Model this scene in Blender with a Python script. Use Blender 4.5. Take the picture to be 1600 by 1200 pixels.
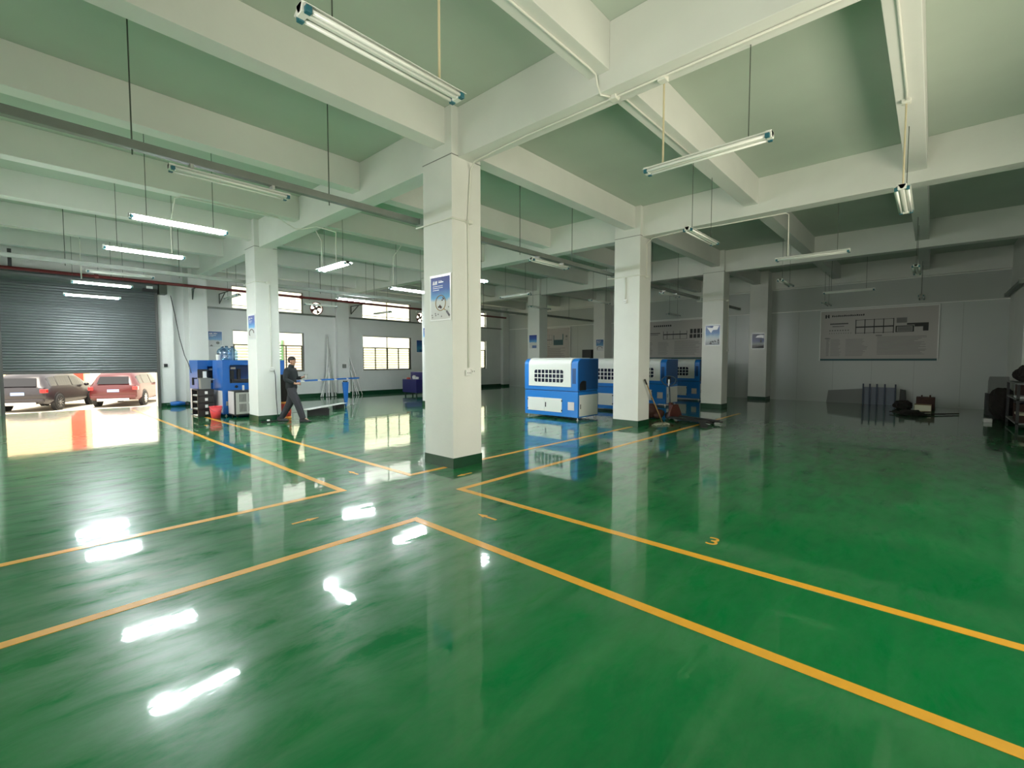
import bpy, bmesh, math, random
from mathutils import Vector, Matrix
from math import radians, sin, cos, pi

for o in list(bpy.data.objects):
    bpy.data.objects.remove(o, do_unlink=True)
scn = bpy.context.scene
COL = scn.collection
rnd = random.Random(7)

# ------------------------------------------------------------------ camera
YAW, PITCH, ROLL = radians(42.39624), radians(-2.834546), radians(0.009776)
cam_d = bpy.data.cameras.new('camera')
cam = bpy.data.objects.new('camera', cam_d)
COL.objects.link(cam)
fw = Vector((cos(YAW)*cos(PITCH), sin(YAW)*cos(PITCH), sin(PITCH)))
rt = Vector((sin(YAW), -cos(YAW), 0))
up = rt.cross(fw)
R3 = Matrix((rt, up, -fw)).transposed()
cam.matrix_world = Matrix.Translation((0, 0, 1.55)) @ R3.to_4x4()
cam_d.sensor_width = 36.0
cam_d.lens = 719.055*36.0/1600.0
cam_d.clip_start = 0.05
cam_d.clip_end = 300
scn.camera = cam

# ------------------------------------------------------------------ world, light, exposure
scn.view_settings.view_transform = 'Standard'
scn.view_settings.look = 'None'
scn.view_settings.gamma = 1.0
scn.view_settings.use_curve_mapping = False
scn.view_settings.exposure = 0.0
w = bpy.data.worlds.new('world')
scn.world = w
w.use_nodes = True
bg = w.node_tree.nodes['Background']
bg.inputs['Color'].default_value = (1.0, 0.97, 0.90, 1)
bg.inputs['Strength'].default_value = 3.6
TUBE_STRENGTH = 230.0


def sun(name, direction, strength, color, angle=2.0):
    d = bpy.data.lights.new(name, 'SUN')
    d.energy = strength
    d.color = color
    d.angle = radians(angle)
    o = bpy.data.objects.new(name, d)
    COL.objects.link(o)
    o.rotation_euler = Vector(direction).to_track_quat('-Z', 'Y').to_euler()
    o.location = (0, 0, 30)
    return o


sun('sun', (0.16, 0.26, -0.95), 7.5, (1.0, 0.90, 0.76))


def daylight_fill(name, loc, direction, sx, sy, power, color, spread):
    d = bpy.data.lights.new(name, 'AREA')
    d.shape = 'RECTANGLE'
    d.size = sx
    d.size_y = sy
    d.energy = power
    d.spread = radians(spread)
    d.color = color
    o = bpy.data.objects.new(name, d)
    COL.objects.link(o)
    o.location = loc
    o.rotation_euler = Vector(direction).to_track_quat('-Z', 'Z').to_euler()
    return o


# area lights adding daylight at assumed openings in the unseen left and right walls
daylight_fill('daylight_side_fill', (-1.75, 11.2, 2.2), (1, 0.1, 0), 7.6, 2.2, 150, (0.97, 0.99, 1.0), 130)
daylight_fill('daylight_near_fill', (-1.75, 1.3, 2.1), (1, 0, 0.45), 2.2, 1.2, 80, (1.0, 0.94, 0.82), 115)
daylight_fill('daylight_rear_fill', (5.5, -2.5, 2.0), (0, 1, 0.35), 6.2, 2.1, 155, (1.0, 0.88, 0.70), 140)

# ------------------------------------------------------------------ materials


def newmat(name):
    m = bpy.data.materials.new(name)
    m.use_nodes = True
    return m, m.node_tree.nodes, m.node_tree.links, m.node_tree.nodes['Principled BSDF']


def mat(name, col, rough=0.6, metal=0.0, spec=0.5, noise=0.0, nscale=6.0, bump=0.0, bscale=40.0, coat=0.0, emit=None, estr=0.0):
    m, N, L, p = newmat(name)
    p.inputs['Base Color'].default_value = (*col, 1)
    p.inputs['Roughness'].default_value = rough
    p.inputs['Metallic'].default_value = metal
    p.inputs['Specular IOR Level'].default_value = spec
    p.inputs['Coat Weight'].default_value = coat
    p.inputs['Coat Roughness'].default_value = 0.08
    if noise > 0 or bump > 0:
        tc = N.new('ShaderNodeTexCoord')
    if noise > 0:
        t = N.new('ShaderNodeTexNoise')
        t.inputs['Scale'].default_value = nscale
        t.inputs['Detail'].default_value = 5
        L.new(tc.outputs['Object'], t.inputs['Vector'])
        r = N.new('ShaderNodeValToRGB')
        r.color_ramp.elements[0].position = 0.3
        r.color_ramp.elements[1].position = 0.7
        r.color_ramp.elements[0].color = (*[c*(1-noise) for c in col], 1)
        r.color_ramp.elements[1].color = (*[min(1, c*(1+noise*0.6)) for c in col], 1)
        L.new(t.outputs['Fac'], r.inputs['Fac'])
        L.new(r.outputs['Color'], p.inputs['Base Color'])
    if bump > 0:
        t2 = N.new('ShaderNodeTexNoise')
        t2.inputs['Scale'].default_value = bscale
        t2.inputs['Detail'].default_value = 3
        L.new(tc.outputs['Object'], t2.inputs['Vector'])
        b = N.new('ShaderNodeBump')
        b.inputs['Strength'].default_value = bump
        b.inputs['Distance'].default_value = 0.01
        L.new(t2.outputs['Fac'], b.inputs['Height'])
        L.new(b.outputs['Normal'], p.inputs['Normal'])
    if emit:
        p.inputs['Emission Color'].default_value = (*emit, 1)
        p.inputs['Emission Strength'].default_value = estr
    return m


def gradient_mat(name, stops, rough=0.35, noise=0.0):
    """printed picture: vertical colour stops in generated Z"""
    m, N, L, p = newmat(name)
    tc = N.new('ShaderNodeTexCoord')
    sp = N.new('ShaderNodeSeparateXYZ')
    L.new(tc.outputs['Generated'], sp.inputs[0])
    r = N.new('ShaderNodeValToRGB')
    e = r.color_ramp.elements
    while len(e) > 1:
        e.remove(e[0])
    e[0].position = stops[0][0]
    e[0].color = (*stops[0][1], 1)
    for pos, c in stops[1:]:
        n = e.new(pos)
        n.color = (*c, 1)
    if noise:
        t = N.new('ShaderNodeTexNoise')
        t.inputs['Scale'].default_value = 4
        L.new(tc.outputs['Generated'], t.inputs['Vector'])
        ma = N.new('ShaderNodeMath')
        ma.operation = 'MULTIPLY_ADD'
        ma.inputs[1].default_value = noise
        L.new(t.outputs['Fac'], ma.inputs[0])
        L.new(sp.outputs['Z'], ma.inputs[2])
        s2 = N.new('ShaderNodeMath')
        s2.operation = 'SUBTRACT'
        s2.inputs[1].default_value = noise*0.5
        L.new(ma.outputs[0], s2.inputs[0])
        L.new(s2.outputs[0], r.inputs['Fac'])
    else:
        L.new(sp.outputs['Z'], r.inputs['Fac'])
    L.new(r.outputs['Color'], p.inputs['Base Color'])
    p.inputs['Roughness'].default_value = rough
    return m


def glass_mat(name, tint=(0.95, 0.97, 0.95), gloss=0.12, rough=0.02):
    m = bpy.data.materials.new(name)
    m.use_nodes = True
    N, L = m.node_tree.nodes, m.node_tree.links
    N.clear()
    out = N.new('ShaderNodeOutputMaterial')
    mix = N.new('ShaderNodeMixShader')
    t = N.new('ShaderNodeBsdfTransparent')
    t.inputs['Color'].default_value = (*tint, 1)
    g = N.new('ShaderNodeBsdfGlossy')
    g.inputs['Roughness'].default_value = rough
    mix.inputs['Fac'].default_value = gloss
    L.new(t.outputs[0], mix.inputs[1])
    L.new(g.outputs[0], mix.inputs[2])
    L.new(mix.outputs[0], out.inputs['Surface'])
    return m


def floor_mat():
    m, N, L, p = newmat('green_epoxy')
    tc = N.new('ShaderNodeTexCoord')
    # broad tone variation
    n1 = N.new('ShaderNodeTexNoise')
    n1.inputs['Scale'].default_value = 0.55
    n1.inputs['Detail'].default_value = 4
    L.new(tc.outputs['Object'], n1.inputs['Vector'])
    # scuffs, tyre and drag marks
    mp = N.new('ShaderNodeMapping')
    mp.inputs['Scale'].default_value = (1.0, 2.6, 1.0)
    mp.inputs['Rotation'].default_value = (0, 0, 0.6)
    L.new(tc.outputs['Object'], mp.inputs['Vector'])
    n2 = N.new('ShaderNodeTexNoise')
    n2.inputs['Scale'].default_value = 2.4
    n2.inputs['Detail'].default_value = 9
    n2.inputs['Roughness'].default_value = 0.72
    n2.inputs['Distortion'].default_value = 0.7
    L.new(mp.outputs[0], n2.inputs['Vector'])
    r2 = N.new('ShaderNodeValToRGB')
    r2.color_ramp.elements[0].position = 0.48
    r2.color_ramp.elements[0].color = (0, 0, 0, 1)
    r2.color_ramp.elements[1].position = 0.60
    r2.color_ramp.elements[1].color = (1, 1, 1, 1)
    L.new(n2.outputs['Fac'], r2.inputs['Fac'])
    r1 = N.new('ShaderNodeValToRGB')
    r1.color_ramp.elements[0].position = 0.3
    r1.color_ramp.elements[0].color = (0.0008, 0.155, 0.036, 1)
    r1.color_ramp.elements[1].position = 0.75
    r1.color_ramp.elements[1].color = (0.0012, 0.200, 0.046, 1)
    L.new(n1.outputs['Fac'], r1.inputs['Fac'])
    mx = N.new('ShaderNodeMixRGB')
    mx.blend_type = 'MIX'
    L.new(r1.outputs['Color'], mx.inputs['Color1'])
    mx.inputs['Color2'].default_value = (0.003, 0.045, 0.020, 1)
    # wear is heavier in the working area than at the freshly cleaned near part
    sp = N.new('ShaderNodeSeparateXYZ')
    L.new(tc.outputs['Object'], sp.inputs[0])
    ad = N.new('ShaderNodeMath')
    ad.operation = 'ADD'
    L.new(sp.outputs['X'], ad.inputs[0])
    L.new(sp.outputs['Y'], ad.inputs[1])
    mr = N.new('ShaderNodeMapRange')
    mr.inputs['From Min'].default_value = 4.5
    mr.inputs['From Max'].default_value = 9.5
    mr.inputs['To Min'].default_value = 0.10
    mr.inputs['To Max'].default_value = 0.85
    L.new(ad.outputs[0], mr.inputs['Value'])
    mu = N.new('ShaderNodeMath')
    mu.operation = 'MULTIPLY'
    L.new(r2.outputs['Color'], mu.inputs[0])
    L.new(mr.outputs[0], mu.inputs[1])
    L.new(mu.outputs[0], mx.inputs['Fac'])
    L.new(mx.outputs[0], p.inputs['Base Color'])
    p.inputs['Roughness'].default_value = 0.28
    # cloudy wear of the gloss
    n4 = N.new('ShaderNodeTexNoise')
    n4.inputs['Scale'].default_value = 1.7
    n4.inputs['Detail'].default_value = 8
    n4.inputs['Roughness'].default_value = 0.65
    n4.inputs['Distortion'].default_value = 0.4
    L.new(mp.outputs[0], n4.inputs['Vector'])
    m4 = N.new('ShaderNodeMapRange')
    m4.inputs['From Min'].default_value = 0.35
    m4.inputs['From Max'].default_value = 0.65
    m4.inputs['To Min'].default_value = 0.03
    m4.inputs['To Max'].default_value = 0.42
    L.new(n4.outputs['Fac'], m4.inputs['Value'])
    L.new(m4.outputs[0], p.inputs['Specular IOR Level'])
    m5 = N.new('ShaderNodeMapRange')
    m5.inputs['From Min'].default_value = 0.35
    m5.inputs['From Max'].default_value = 0.7
    m5.inputs['To Min'].default_value = 0.02
    m5.inputs['To Max'].default_value = 0.075
    L.new(n4.outputs['Fac'], m5.inputs['Value'])
    L.new(m5.outputs[0], p.inputs['Coat Roughness'])
    p.inputs['Coat Weight'].default_value = 1.0
    p.inputs['Coat IOR'].default_value = 1.42
    p.inputs['Coat Roughness'].default_value = 0.035
    # slight waviness of the poured resin
    mb = N.new('ShaderNodeMapping')
    mb.inputs['Scale'].default_value = (1.0, 1.0, 1.0)
    L.new(tc.outputs['Object'], mb.inputs['Vector'])
    n3 = N.new('ShaderNodeTexNoise')
    n3.inputs['Scale'].default_value = 5.0
    n3.inputs['Detail'].default_value = 3
    L.new(mb.outputs[0], n3.inputs['Vector'])
    b = N.new('ShaderNodeBump')
    b.inputs['Strength'].default_value = 0.045
    b.inputs['Distance'].default_value = 0.02
    L.new(n3.outputs['Fac'], b.inputs['Height'])
    L.new(b.outputs['Normal'], p.inputs['Coat Normal'])
    return m


M = {}
M['floor'] = floor_mat()
M['paint'] = mat('white_paint', (0.765, 0.78, 0.745), 0.75, noise=0.03, nscale=2.0, bump=0.15, bscale=25)
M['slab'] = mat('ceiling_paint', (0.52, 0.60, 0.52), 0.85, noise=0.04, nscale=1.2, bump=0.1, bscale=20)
M['grey_wall'] = mat('grey_wall_paint', (0.75, 0.77, 0.76), 0.8, noise=0.04, nscale=1.5, bump=0.1)
M['panel_wall'] = mat('panel_wall', (0.50, 0.54, 0.52), 0.32, noise=0.03, nscale=0.7)
M['joint'] = mat('panel_joint_grey', (0.36, 0.39, 0.375), 0.5)
M['blue_side'] = mat('navy_side_shade', (0.005, 0.085, 0.30), 0.4, coat=0.2)  # blue enamel darkened to put the side shade into the colour
M['band'] = mat('green_band', (0.003, 0.055, 0.020), 0.35, noise=0.15, nscale=9)
M['line'] = mat('yellow_tape', (0.86, 0.42, 0.02), 0.45, noise=0.06, nscale=14, coat=0.6)
M['white_trim'] = mat('white_trim', (0.85, 0.86, 0.84), 0.35)
M['white_metal'] = mat('white_enamel', (0.82, 0.84, 0.80), 0.38)
M['pvc'] = mat('pvc_conduit', (0.78, 0.79, 0.72), 0.45)
M['old_pvc'] = mat('yellowed_pvc', (0.62, 0.55, 0.36), 0.5)
M['cap'] = mat('teal_cap', (0.02, 0.13, 0.17), 0.4)
M['rod'] = mat('dark_rod', (0.10, 0.12, 0.10), 0.5, metal=0.5)
M['tube_off'] = mat('tube_glass', (0.85, 0.88, 0.84), 0.15)
M['tube_on'] = mat('tube_glass_lit', (0.9, 0.9, 0.9), 0.3, emit=(0.90, 0.96, 1.0), estr=TUBE_STRENGTH)
M['duct'] = mat('galvanised_duct', (0.20, 0.225, 0.205), 0.45, metal=0.3, noise=0.1, nscale=5)
M['duct_pale'] = mat('grey_duct', (0.32, 0.36, 0.33), 0.5, noise=0.08, nscale=5)
M['red_pipe'] = mat('red_pipe_paint', (0.17, 0.020, 0.020), 0.45, noise=0.15)
M['shutter'] = mat('shutter_slats', (0.115, 0.13, 0.13), 0.42, metal=0.35, noise=0.07, nscale=2)
M['shutter_dark'] = mat('shutter_rail', (0.09, 0.09, 0.085), 0.5, metal=0.3)
M['black'] = mat('black_plastic', (0.010, 0.010, 0.012), 0.45)
M['dark'] = mat('dark_grey', (0.035, 0.036, 0.038), 0.55)
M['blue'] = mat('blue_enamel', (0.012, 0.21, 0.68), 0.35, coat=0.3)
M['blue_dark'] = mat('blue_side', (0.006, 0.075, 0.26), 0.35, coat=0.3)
M['cyan_blue'] = mat('deep_blue_enamel', (0.012, 0.13, 0.47), 0.35, coat=0.3)
M['navy'] = mat('navy_enamel', (0.020, 0.018, 0.13), 0.4)
M['pane_dark'] = mat('dark_pane', (0.015, 0.018, 0.04), 0.12)
M['frame_pale'] = mat('pale_aluminium_frame', (0.40, 0.41, 0.36), 0.45)
M['frame_al'] = mat('bronze_frame', (0.085, 0.085, 0.045), 0.4, metal=0.2)
M['alu'] = mat('aluminium', (0.75, 0.76, 0.75), 0.35, metal=0.45)
M['alu_dull'] = mat('dull_aluminium', (0.45, 0.46, 0.45), 0.42, metal=0.4)
M['glass'] = glass_mat('window_glass')
M['car_glass'] = mat('car_glass', (0.02, 0.02, 0.022), 0.12, spec=0.35)
M['rubber'] = mat('rubber', (0.012, 0.012, 0.012), 0.8)
M['chrome'] = mat('chrome', (0.7, 0.7, 0.7), 0.2, metal=0.95)
M['car_black'] = mat('car_black', (0.014, 0.010, 0.013), 0.35, coat=0.35)
M['car_red'] = mat('car_red', (0.085, 0.008, 0.009), 0.35, coat=0.4)
M['car_white'] = mat('car_white', (0.75, 0.72, 0.74), 0.3, coat=1.0)
M['tail'] = mat('tail_light', (0.45, 0.015, 0.015), 0.2, coat=1.0)
M['plate'] = mat('plate_blue', (0.30, 0.42, 0.75), 0.5)
M['asphalt'] = mat('yard_concrete', (0.62, 0.57, 0.46), 0.9, noise=0.08, nscale=1.0)
M['low_bounce'] = mat('low_bounce_ground', (0.12, 0.12, 0.11), 0.95)
M['facade_pale'] = mat('pale_facade', (0.86, 0.85, 0.74), 0.9)
M['facade'] = mat('neighbour_wall', (0.72, 0.55, 0.36), 0.9, noise=0.05, nscale=1)
M['louvre'] = mat('cream_louvre', (0.80, 0.78, 0.60), 0.6)
M['louvre_pink'] = mat('pink_louvre', (0.80, 0.62, 0.55), 0.6)
M['louvre_green'] = mat('green_louvre', (0.30, 0.62, 0.30), 0.6)
M['skin'] = mat('skin', (0.46, 0.25, 0.17), 0.55)
M['hair'] = mat('hair', (0.014, 0.007, 0.006), 0.6)
M['jacket'] = mat('jacket', (0.009, 0.013, 0.016), 0.8, bump=0.3, bscale=30)
M['trousers'] = mat('trousers', (0.028, 0.028, 0.034), 0.85, bump=0.3, bscale=30)
M['wood'] = mat('wood', (0.42, 0.26, 0.10), 0.6, noise=0.2, nscale=10)
M['rope'] = mat('mop_cotton', (0.42, 0.44, 0.34), 0.95, noise=0.3, nscale=20, bump=0.8, bscale=60)
M['brown'] = mat('rust_brown', (0.055, 0.020, 0.013), 0.7, noise=0.3, nscale=8)
M['jack'] = mat('jack_orange_red', (0.075, 0.020, 0.014), 0.5, noise=0.2, nscale=10)
M['jack_blue'] = mat('jack_handle_blue', (0.02, 0.045, 0.075), 0.4)
M['bucket'] = mat('pink_red_plastic', (0.75, 0.07, 0.085), 0.4)
M['orange'] = mat('orange_plastic', (0.75, 0.30, 0.05), 0.5)
M['red'] = mat('red_plastic', (0.50, 0.045, 0.02), 0.45)
M['bottle'] = glass_mat('bottle_plastic', (0.55, 0.72, 0.88), 0.18, 0.06)
M['paper'] = mat('white_paper', (0.80, 0.81, 0.80), 0.6)
M['board'] = mat('board_print', (0.44, 0.42, 0.40), 0.35)
M['ink'] = mat('dark_ink', (0.035, 0.035, 0.037), 0.6)
M['ink2'] = mat('grey_ink', (0.20, 0.195, 0.19), 0.6)
M['teal'] = mat('teal_strip', (0.02, 0.09, 0.10), 0.5)
M['poster_white'] = mat('poster_board', (0.86, 0.88, 0.90), 0.25)
M['cardboard'] = mat('cardboard', (0.36, 0.25, 0.13), 0.8, noise=0.1)
M['grey_box'] = mat('grey_plastic', (0.20, 0.21, 0.20), 0.5)
M['cloth_dark'] = mat('dark_cloth', (0.020, 0.016, 0.014), 0.95, bump=0.6, bscale=25)
M['bin'] = mat('crate_blue', (0.010, 0.035, 0.085), 0.5)
M['pink_panel'] = mat('pale_panel', (0.70, 0.66, 0.66), 0.45)
M['chiller'] = mat('chiller_panel', (0.52, 0.52, 0.48), 0.45)
M['blue_post'] = mat('blue_grey_post', (0.03, 0.05, 0.09), 0.5)
M['blue_film'] = mat('blue_film_sheet', (0.13, 0.16, 0.22), 0.4)

# ------------------------------------------------------------------ mesh helpers


class MB:
    def __init__(s):
        s.bm = bmesh.new()

    def _mi(s, faces, mi):
        for f in faces:
            f.material_index = mi

    def box(s, x0, x1, y0, y1, z0, z1, mi=0):
        v = [s.bm.verts.new(p) for p in ((x0, y0, z0), (x1, y0, z0), (x1, y1, z0), (x0, y1, z0), (x0, y0, z1), (x1, y0, z1), (x1, y1, z1), (x0, y1, z1))]
        fs = [s.bm.faces.new([v[i] for i in q]) for q in ((0, 3, 2, 1), (4, 5, 6, 7), (0, 1, 5, 4), (1, 2, 6, 5), (2, 3, 7, 6), (3, 0, 4, 7))]
        s._mi(fs, mi)
        return s

    def obox(s, c, ax, ay, az, mi=0):
        """oriented box: centre, three half-extent vectors"""
        c, ax, ay, az = map(Vector, (c, ax, ay, az))
        v = [s.bm.verts.new(c + ax*a + ay*b + az*d) for a, b, d in ((-1, -1, -1), (1, -1, -1), (1, 1, -1), (-1, 1, -1), (-1, -1, 1), (1, -1, 1), (1, 1, 1), (-1, 1, 1))]
        fs = [s.bm.faces.new([v[i] for i in q]) for q in ((0, 3, 2, 1), (4, 5, 6, 7), (0, 1, 5, 4), (1, 2, 6, 5), (2, 3, 7, 6), (3, 0, 4, 7))]
        s._mi(fs, mi)
        return s

    def bar(s, p, q, w_, h_, mi=0):
        p, q = Vector(p), Vector(q)
        d = (q-p)
        l = d.length/2
        d.normalize()
        side = d.cross(Vector((0, 0, 1)))
        if side.length < 1e-3:
            side = Vector((1, 0, 0))
        side.normalize()
        u = side.cross(d)
        return s.obox((p+q)/2, d*l, side*w_/2, u*h_/2, mi)

    def tube(s, pts, r, seg=8, mi=0, caps=True):
        pts = [Vector(p) for p in pts]
        rs = r if isinstance(r, (list, tuple)) else [r]*len(pts)
        rings = []
        prev = None
        for i, p in enumerate(pts):
            a = pts[max(i-1, 0)]
            b = pts[min(i+1, len(pts)-1)]
            t = (b-a).normalized()
            if prev is None:
                n = t.cross(Vector((0, 0, 1)))
                if n.length < 1e-3:
                    n = t.cross(Vector((1, 0, 0)))
            else:
                n = prev - t*prev.dot(t)
            n.normalize()
            prev = n
            bnm = t.cross(n)
            rings.append([s.bm.verts.new(p + (n*cos(2*pi*k/seg) + bnm*sin(2*pi*k/seg))*rs[i]) for k in range(seg)])
        fs = []
        for a, b in zip(rings, rings[1:]):
            for k in range(seg):
                fs.append(s.bm.faces.new((a[k], a[(k+1) % seg], b[(k+1) % seg], b[k])))
        if caps:
            fs.append(s.bm.faces.new(rings[0][::-1]))
            fs.append(s.bm.faces.new(rings[-1]))
        s._mi(fs, mi)
        return s

    def prism(s, poly, axis, a, b, mi=0):
        """poly: list of 2D points in the plane normal to axis; x->(y,z) y->(x,z) z->(x,y)"""
        def mk(p, t):
            if axis == 'x':
                return (t, p[0], p[1])
            if axis == 'y':
                return (p[0], t, p[1])
            return (p[0], p[1], t)
        A = [s.bm.verts.new(mk(p, a)) for p in poly]
        B = [s.bm.verts.new(mk(p, b)) for p in poly]
        n = len(poly)
        fs = [s.bm.faces.new((A[i], A[(i+1) % n], B[(i+1) % n], B[i])) for i in range(n)]
        fs.append(s.bm.faces.new(A[::-1]))
        fs.append(s.bm.faces.new(B))
        s._mi(fs, mi)
        return s

    def ell(s, c, rx, ry, rz, u=14, v=9, mi=0, jit=0.0):
        c = Vector(c)
        top = s.bm.verts.new(c+Vector((0, 0, rz)))
        bot = s.bm.verts.new(c-Vector((0, 0, rz)))
        rings = []
        for j in range(1, v):
            t = pi*j/v
            rings.append([s.bm.verts.new(c+Vector((rx*sin(t)*cos(2*pi*k/u), ry*sin(t)*sin(2*pi*k/u), rz*cos(t)))*(1+rnd.uniform(-jit, jit))) for k in range(u)])
        fs = []
        for k in range(u):
            fs.append(s.bm.faces.new((top, rings[0][k], rings[0][(k+1) % u])))
            fs.append(s.bm.faces.new((bot, rings[-1][(k+1) % u], rings[-1][k])))
            for a, b in zip(rings, rings[1:]):
                fs.append(s.bm.faces.new((a[k], b[k], b[(k+1) % u], a[(k+1) % u])))
        s._mi(fs, mi)
        return s

    def lathe(s, prof, seg=20, c=(0, 0, 0), mi=0):
        c = Vector(c)
        rings = [[s.bm.verts.new(c+Vector((r*cos(2*pi*k/seg), r*sin(2*pi*k/seg), z))) for k in range(seg)] for r, z in prof]
        fs = []
        for a, b in zip(rings, rings[1:]):
            for k in range(seg):
                fs.append(s.bm.faces.new((a[k], a[(k+1) % seg], b[(k+1) % seg], b[k])))
        fs.append(s.bm.faces.new(rings[0][::-1]))
        fs.append(s.bm.faces.new(rings[-1]))
        s._mi(fs, mi)
        return s

    def grid(s, rows, mi=0, closed=False):
        V = [[s.bm.verts.new(p) for p in r] for r in rows]
        fs = []
        for a, b in zip(V, V[1:]):
            n = len(a)
            for k in range(n if closed else n-1):
                fs.append(s.bm.faces.new((a[k], a[(k+1) % n], b[(k+1) % n], b[k])))
        s._mi(fs, mi)
        return V

    def build(s, name, mats, parent=None, smooth=False, bevel=0.0, seg=2):
        bmesh.ops.recalc_face_normals(s.bm, faces=s.bm.faces)
        me = bpy.data.meshes.new(name)
        s.bm.to_mesh(me)
        s.bm.free()
        if not isinstance(mats, (list, tuple)):
            mats = [mats]
        for m in mats:
            me.materials.append(m)
        o = bpy.data.objects.new(name, me)
        COL.objects.link(o)
        if smooth:
            for p in me.polygons:
                p.use_smooth = True
        if bevel > 0:
            b = o.modifiers.new('bevel', 'BEVEL')
            b.width = bevel
            b.segments = seg
            b.limit_method = 'ANGLE'
            b.angle_limit = radians(40)
        if parent is not None:
            o.parent = parent
        return o


def empty(name, loc=(0, 0, 0), rz=0.0):
    o = bpy.data.objects.new(name, None)
    COL.objects.link(o)
    o.location = loc
    o.rotation_euler = (0, 0, rz)
    o.empty_display_size = 0.2
    return o


def tag(o, label, cat, group=None, kind=None):
    if label:
        o['label'] = label
    if cat:
        o['category'] = cat
    if group:
        o['group'] = group
    if kind:
        o['kind'] = kind
    return o


def struct(o):
    o['kind'] = 'structure'
    return o


def copy_tree(o, parent=None):
    c = o.copy()
    COL.objects.link(c)
    if parent is not None:
        c.parent = parent
    for ch in o.children:
        copy_tree(ch, c)
    return c


def text_mesh(name, s, size, m, parent, loc, extrude=0.001, rot=(pi/2, 0, 0), bold=0.0):
    cu = bpy.data.curves.new(name, 'FONT')
    cu.body = s
    cu.size = size
    cu.extrude = extrude
    cu.offset = bold
    cu.align_x = 'LEFT'
    t = bpy.data.objects.new(name+'_curve', cu)
    COL.objects.link(t)
    bpy.context.view_layer.update()
    me = bpy.data.meshes.new_from_object(t.evaluated_get(bpy.context.evaluated_depsgraph_get()))
    me.name = name
    bpy.data.objects.remove(t, do_unlink=True)
    me.materials.clear()
    me.materials.append(m)
    o = bpy.data.objects.new(name, me)
    COL.objects.link(o)
    o.rotation_euler = rot
    o.location = loc
    if parent is not None:
        o.parent = parent
    return o


# ================================================================== BUILDING
XF, YB, YR, XL = 21.1, 19.7, -2.0, -1.4      # far wall, back wall, right wall, left wall
ZS, ZG, ZB = 5.12, 4.43, 4.62                # slab, girder underside, secondary beam underside
COLX = [4.28, 9.90, 15.65]
COLY = [5.05, 12.68]
CW, CD = 0.56, 0.66

f = MB()
f.box(XL-0.2, XF+0.2, YR-0.2, 19.5, -0.25, 0.0)
f.box(-0.3, 3.6, 19.5, 19.95, -0.25, 0.0)
f.box(3.6, XF+0.2, 19.5, 19.9, -0.25, 0.0)
f.box(XL-0.2, -0.3, 19.5, 19.9, -0.25, 0.0)
struct(f.build('floor', M['floor']))

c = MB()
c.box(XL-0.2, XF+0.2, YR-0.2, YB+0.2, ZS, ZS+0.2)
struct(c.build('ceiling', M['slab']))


def cells(m, axis, t0, t1, u0, u1, z0, z1, holes):
    us = sorted({u0, u1, *[v for h in holes for v in h[:2]]})
    zs = sorted({z0, z1, *[v for h in holes for v in h[2:]]})
    for a, b in zip(us, us[1:]):
        run = []
        for c0, c1 in zip(zs, zs[1:]):
            uc, zc = (a+b)/2, (c0+c1)/2
            if not any(h[0] < uc < h[1] and h[2] < zc < h[3] for h in holes):
                run.append((c0, c1))
        merged = []
        for r in run:
            if merged and abs(merged[-1][1]-r[0]) < 1e-6:
                merged[-1] = (merged[-1][0], r[1])
            else:
                merged.append(r)
        for c0, c1 in merged:
            if axis == 'y':
                m.box(a, b, t0, t1, c0, c1)
            else:
                m.box(t0, t1, a, b, c0, c1)


WIN = [(5.82, 8.50), (11.24, 13.93), (16.60, 19.30)]
ZLO, ZUP = (1.11, 2.74), (3.55, 4.43)
FANS = [(9.07, 3.82), (14.55, 3.80)]
FR = 0.30
holes = [(-0.13, 3.44, 0.0, 4.05)]
for a, b in WIN:
    holes += [(a, b, *ZLO), (a, b, *ZUP)]
for fx, fz in FANS:
    holes.append((fx-FR, fx+FR, fz-FR, fz+FR))
wb = MB()
cells(wb, 'y', YB, YB+0.2, 3.9, XF+0.2, 0, ZS, [h for h in holes if h[0] > 3.9])
struct(wb.build('wall_back', M['grey_wall']))
ws = MB()
cells(ws, 'y', 19.4, YB+0.2, XL-0.2, 3.9, 0, ZS, holes[:1])
o = struct(ws.build('wall_shutter', M['paint']))

# far wall of coated panels, with its vertical joints
wf = MB()
wf.box(XF, XF+0.2, YR-0.2, YB, 0, ZS)
o = struct(wf.build('wall_far', M['panel_wall']))
j = MB()
y = YR + 0.15
while y < YB:
    j.box(XF-0.004, XF, y-0.006, y+0.006, 0.05, 3.5)
    y += 1.16
j.build('panel_joint', M['joint'], o)
t = MB()
t.box(XF-0.03, XF, YR, YB, 3.49, 3.52)
struct(t.build('trim_1', M['white_trim']))
t = MB()
t.box(XF-0.03, XF, YR, YB, ZG-0.03, ZG)
struct(t.build('trim_2', M['white_trim']))
t = MB()
for yy in (13.29, 16.94):
    t.box(XF-0.03, XF, yy-0.02, yy+0.02, 0, 3.5)
struct(t.build('trim_3', M['white_trim']))

# right and left walls, with unseen openings assumed to let daylight in
RW = [(0.0, 1.6, 1.1, 3.6), (1.9, 3.5, 1.1, 3.6)]
wr = MB()
cells(wr, 'y', YR-0.2, YR, XL-0.2, XF+0.2, 0, ZS, [(2.3, 8.7, 0.9, 3.1)])
struct(wr.build('wall_right', M['paint']))
wl = MB()
cells(wl, 'x', XL-0.2, XL, YR-0.2, YB+0.2, 0, ZS, [(0.2, 2.4, 1.4, 2.7), (7.2, 15.2, 1.1, 3.3)])
struct(wl.build('wall_left', M['paint']))

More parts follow.
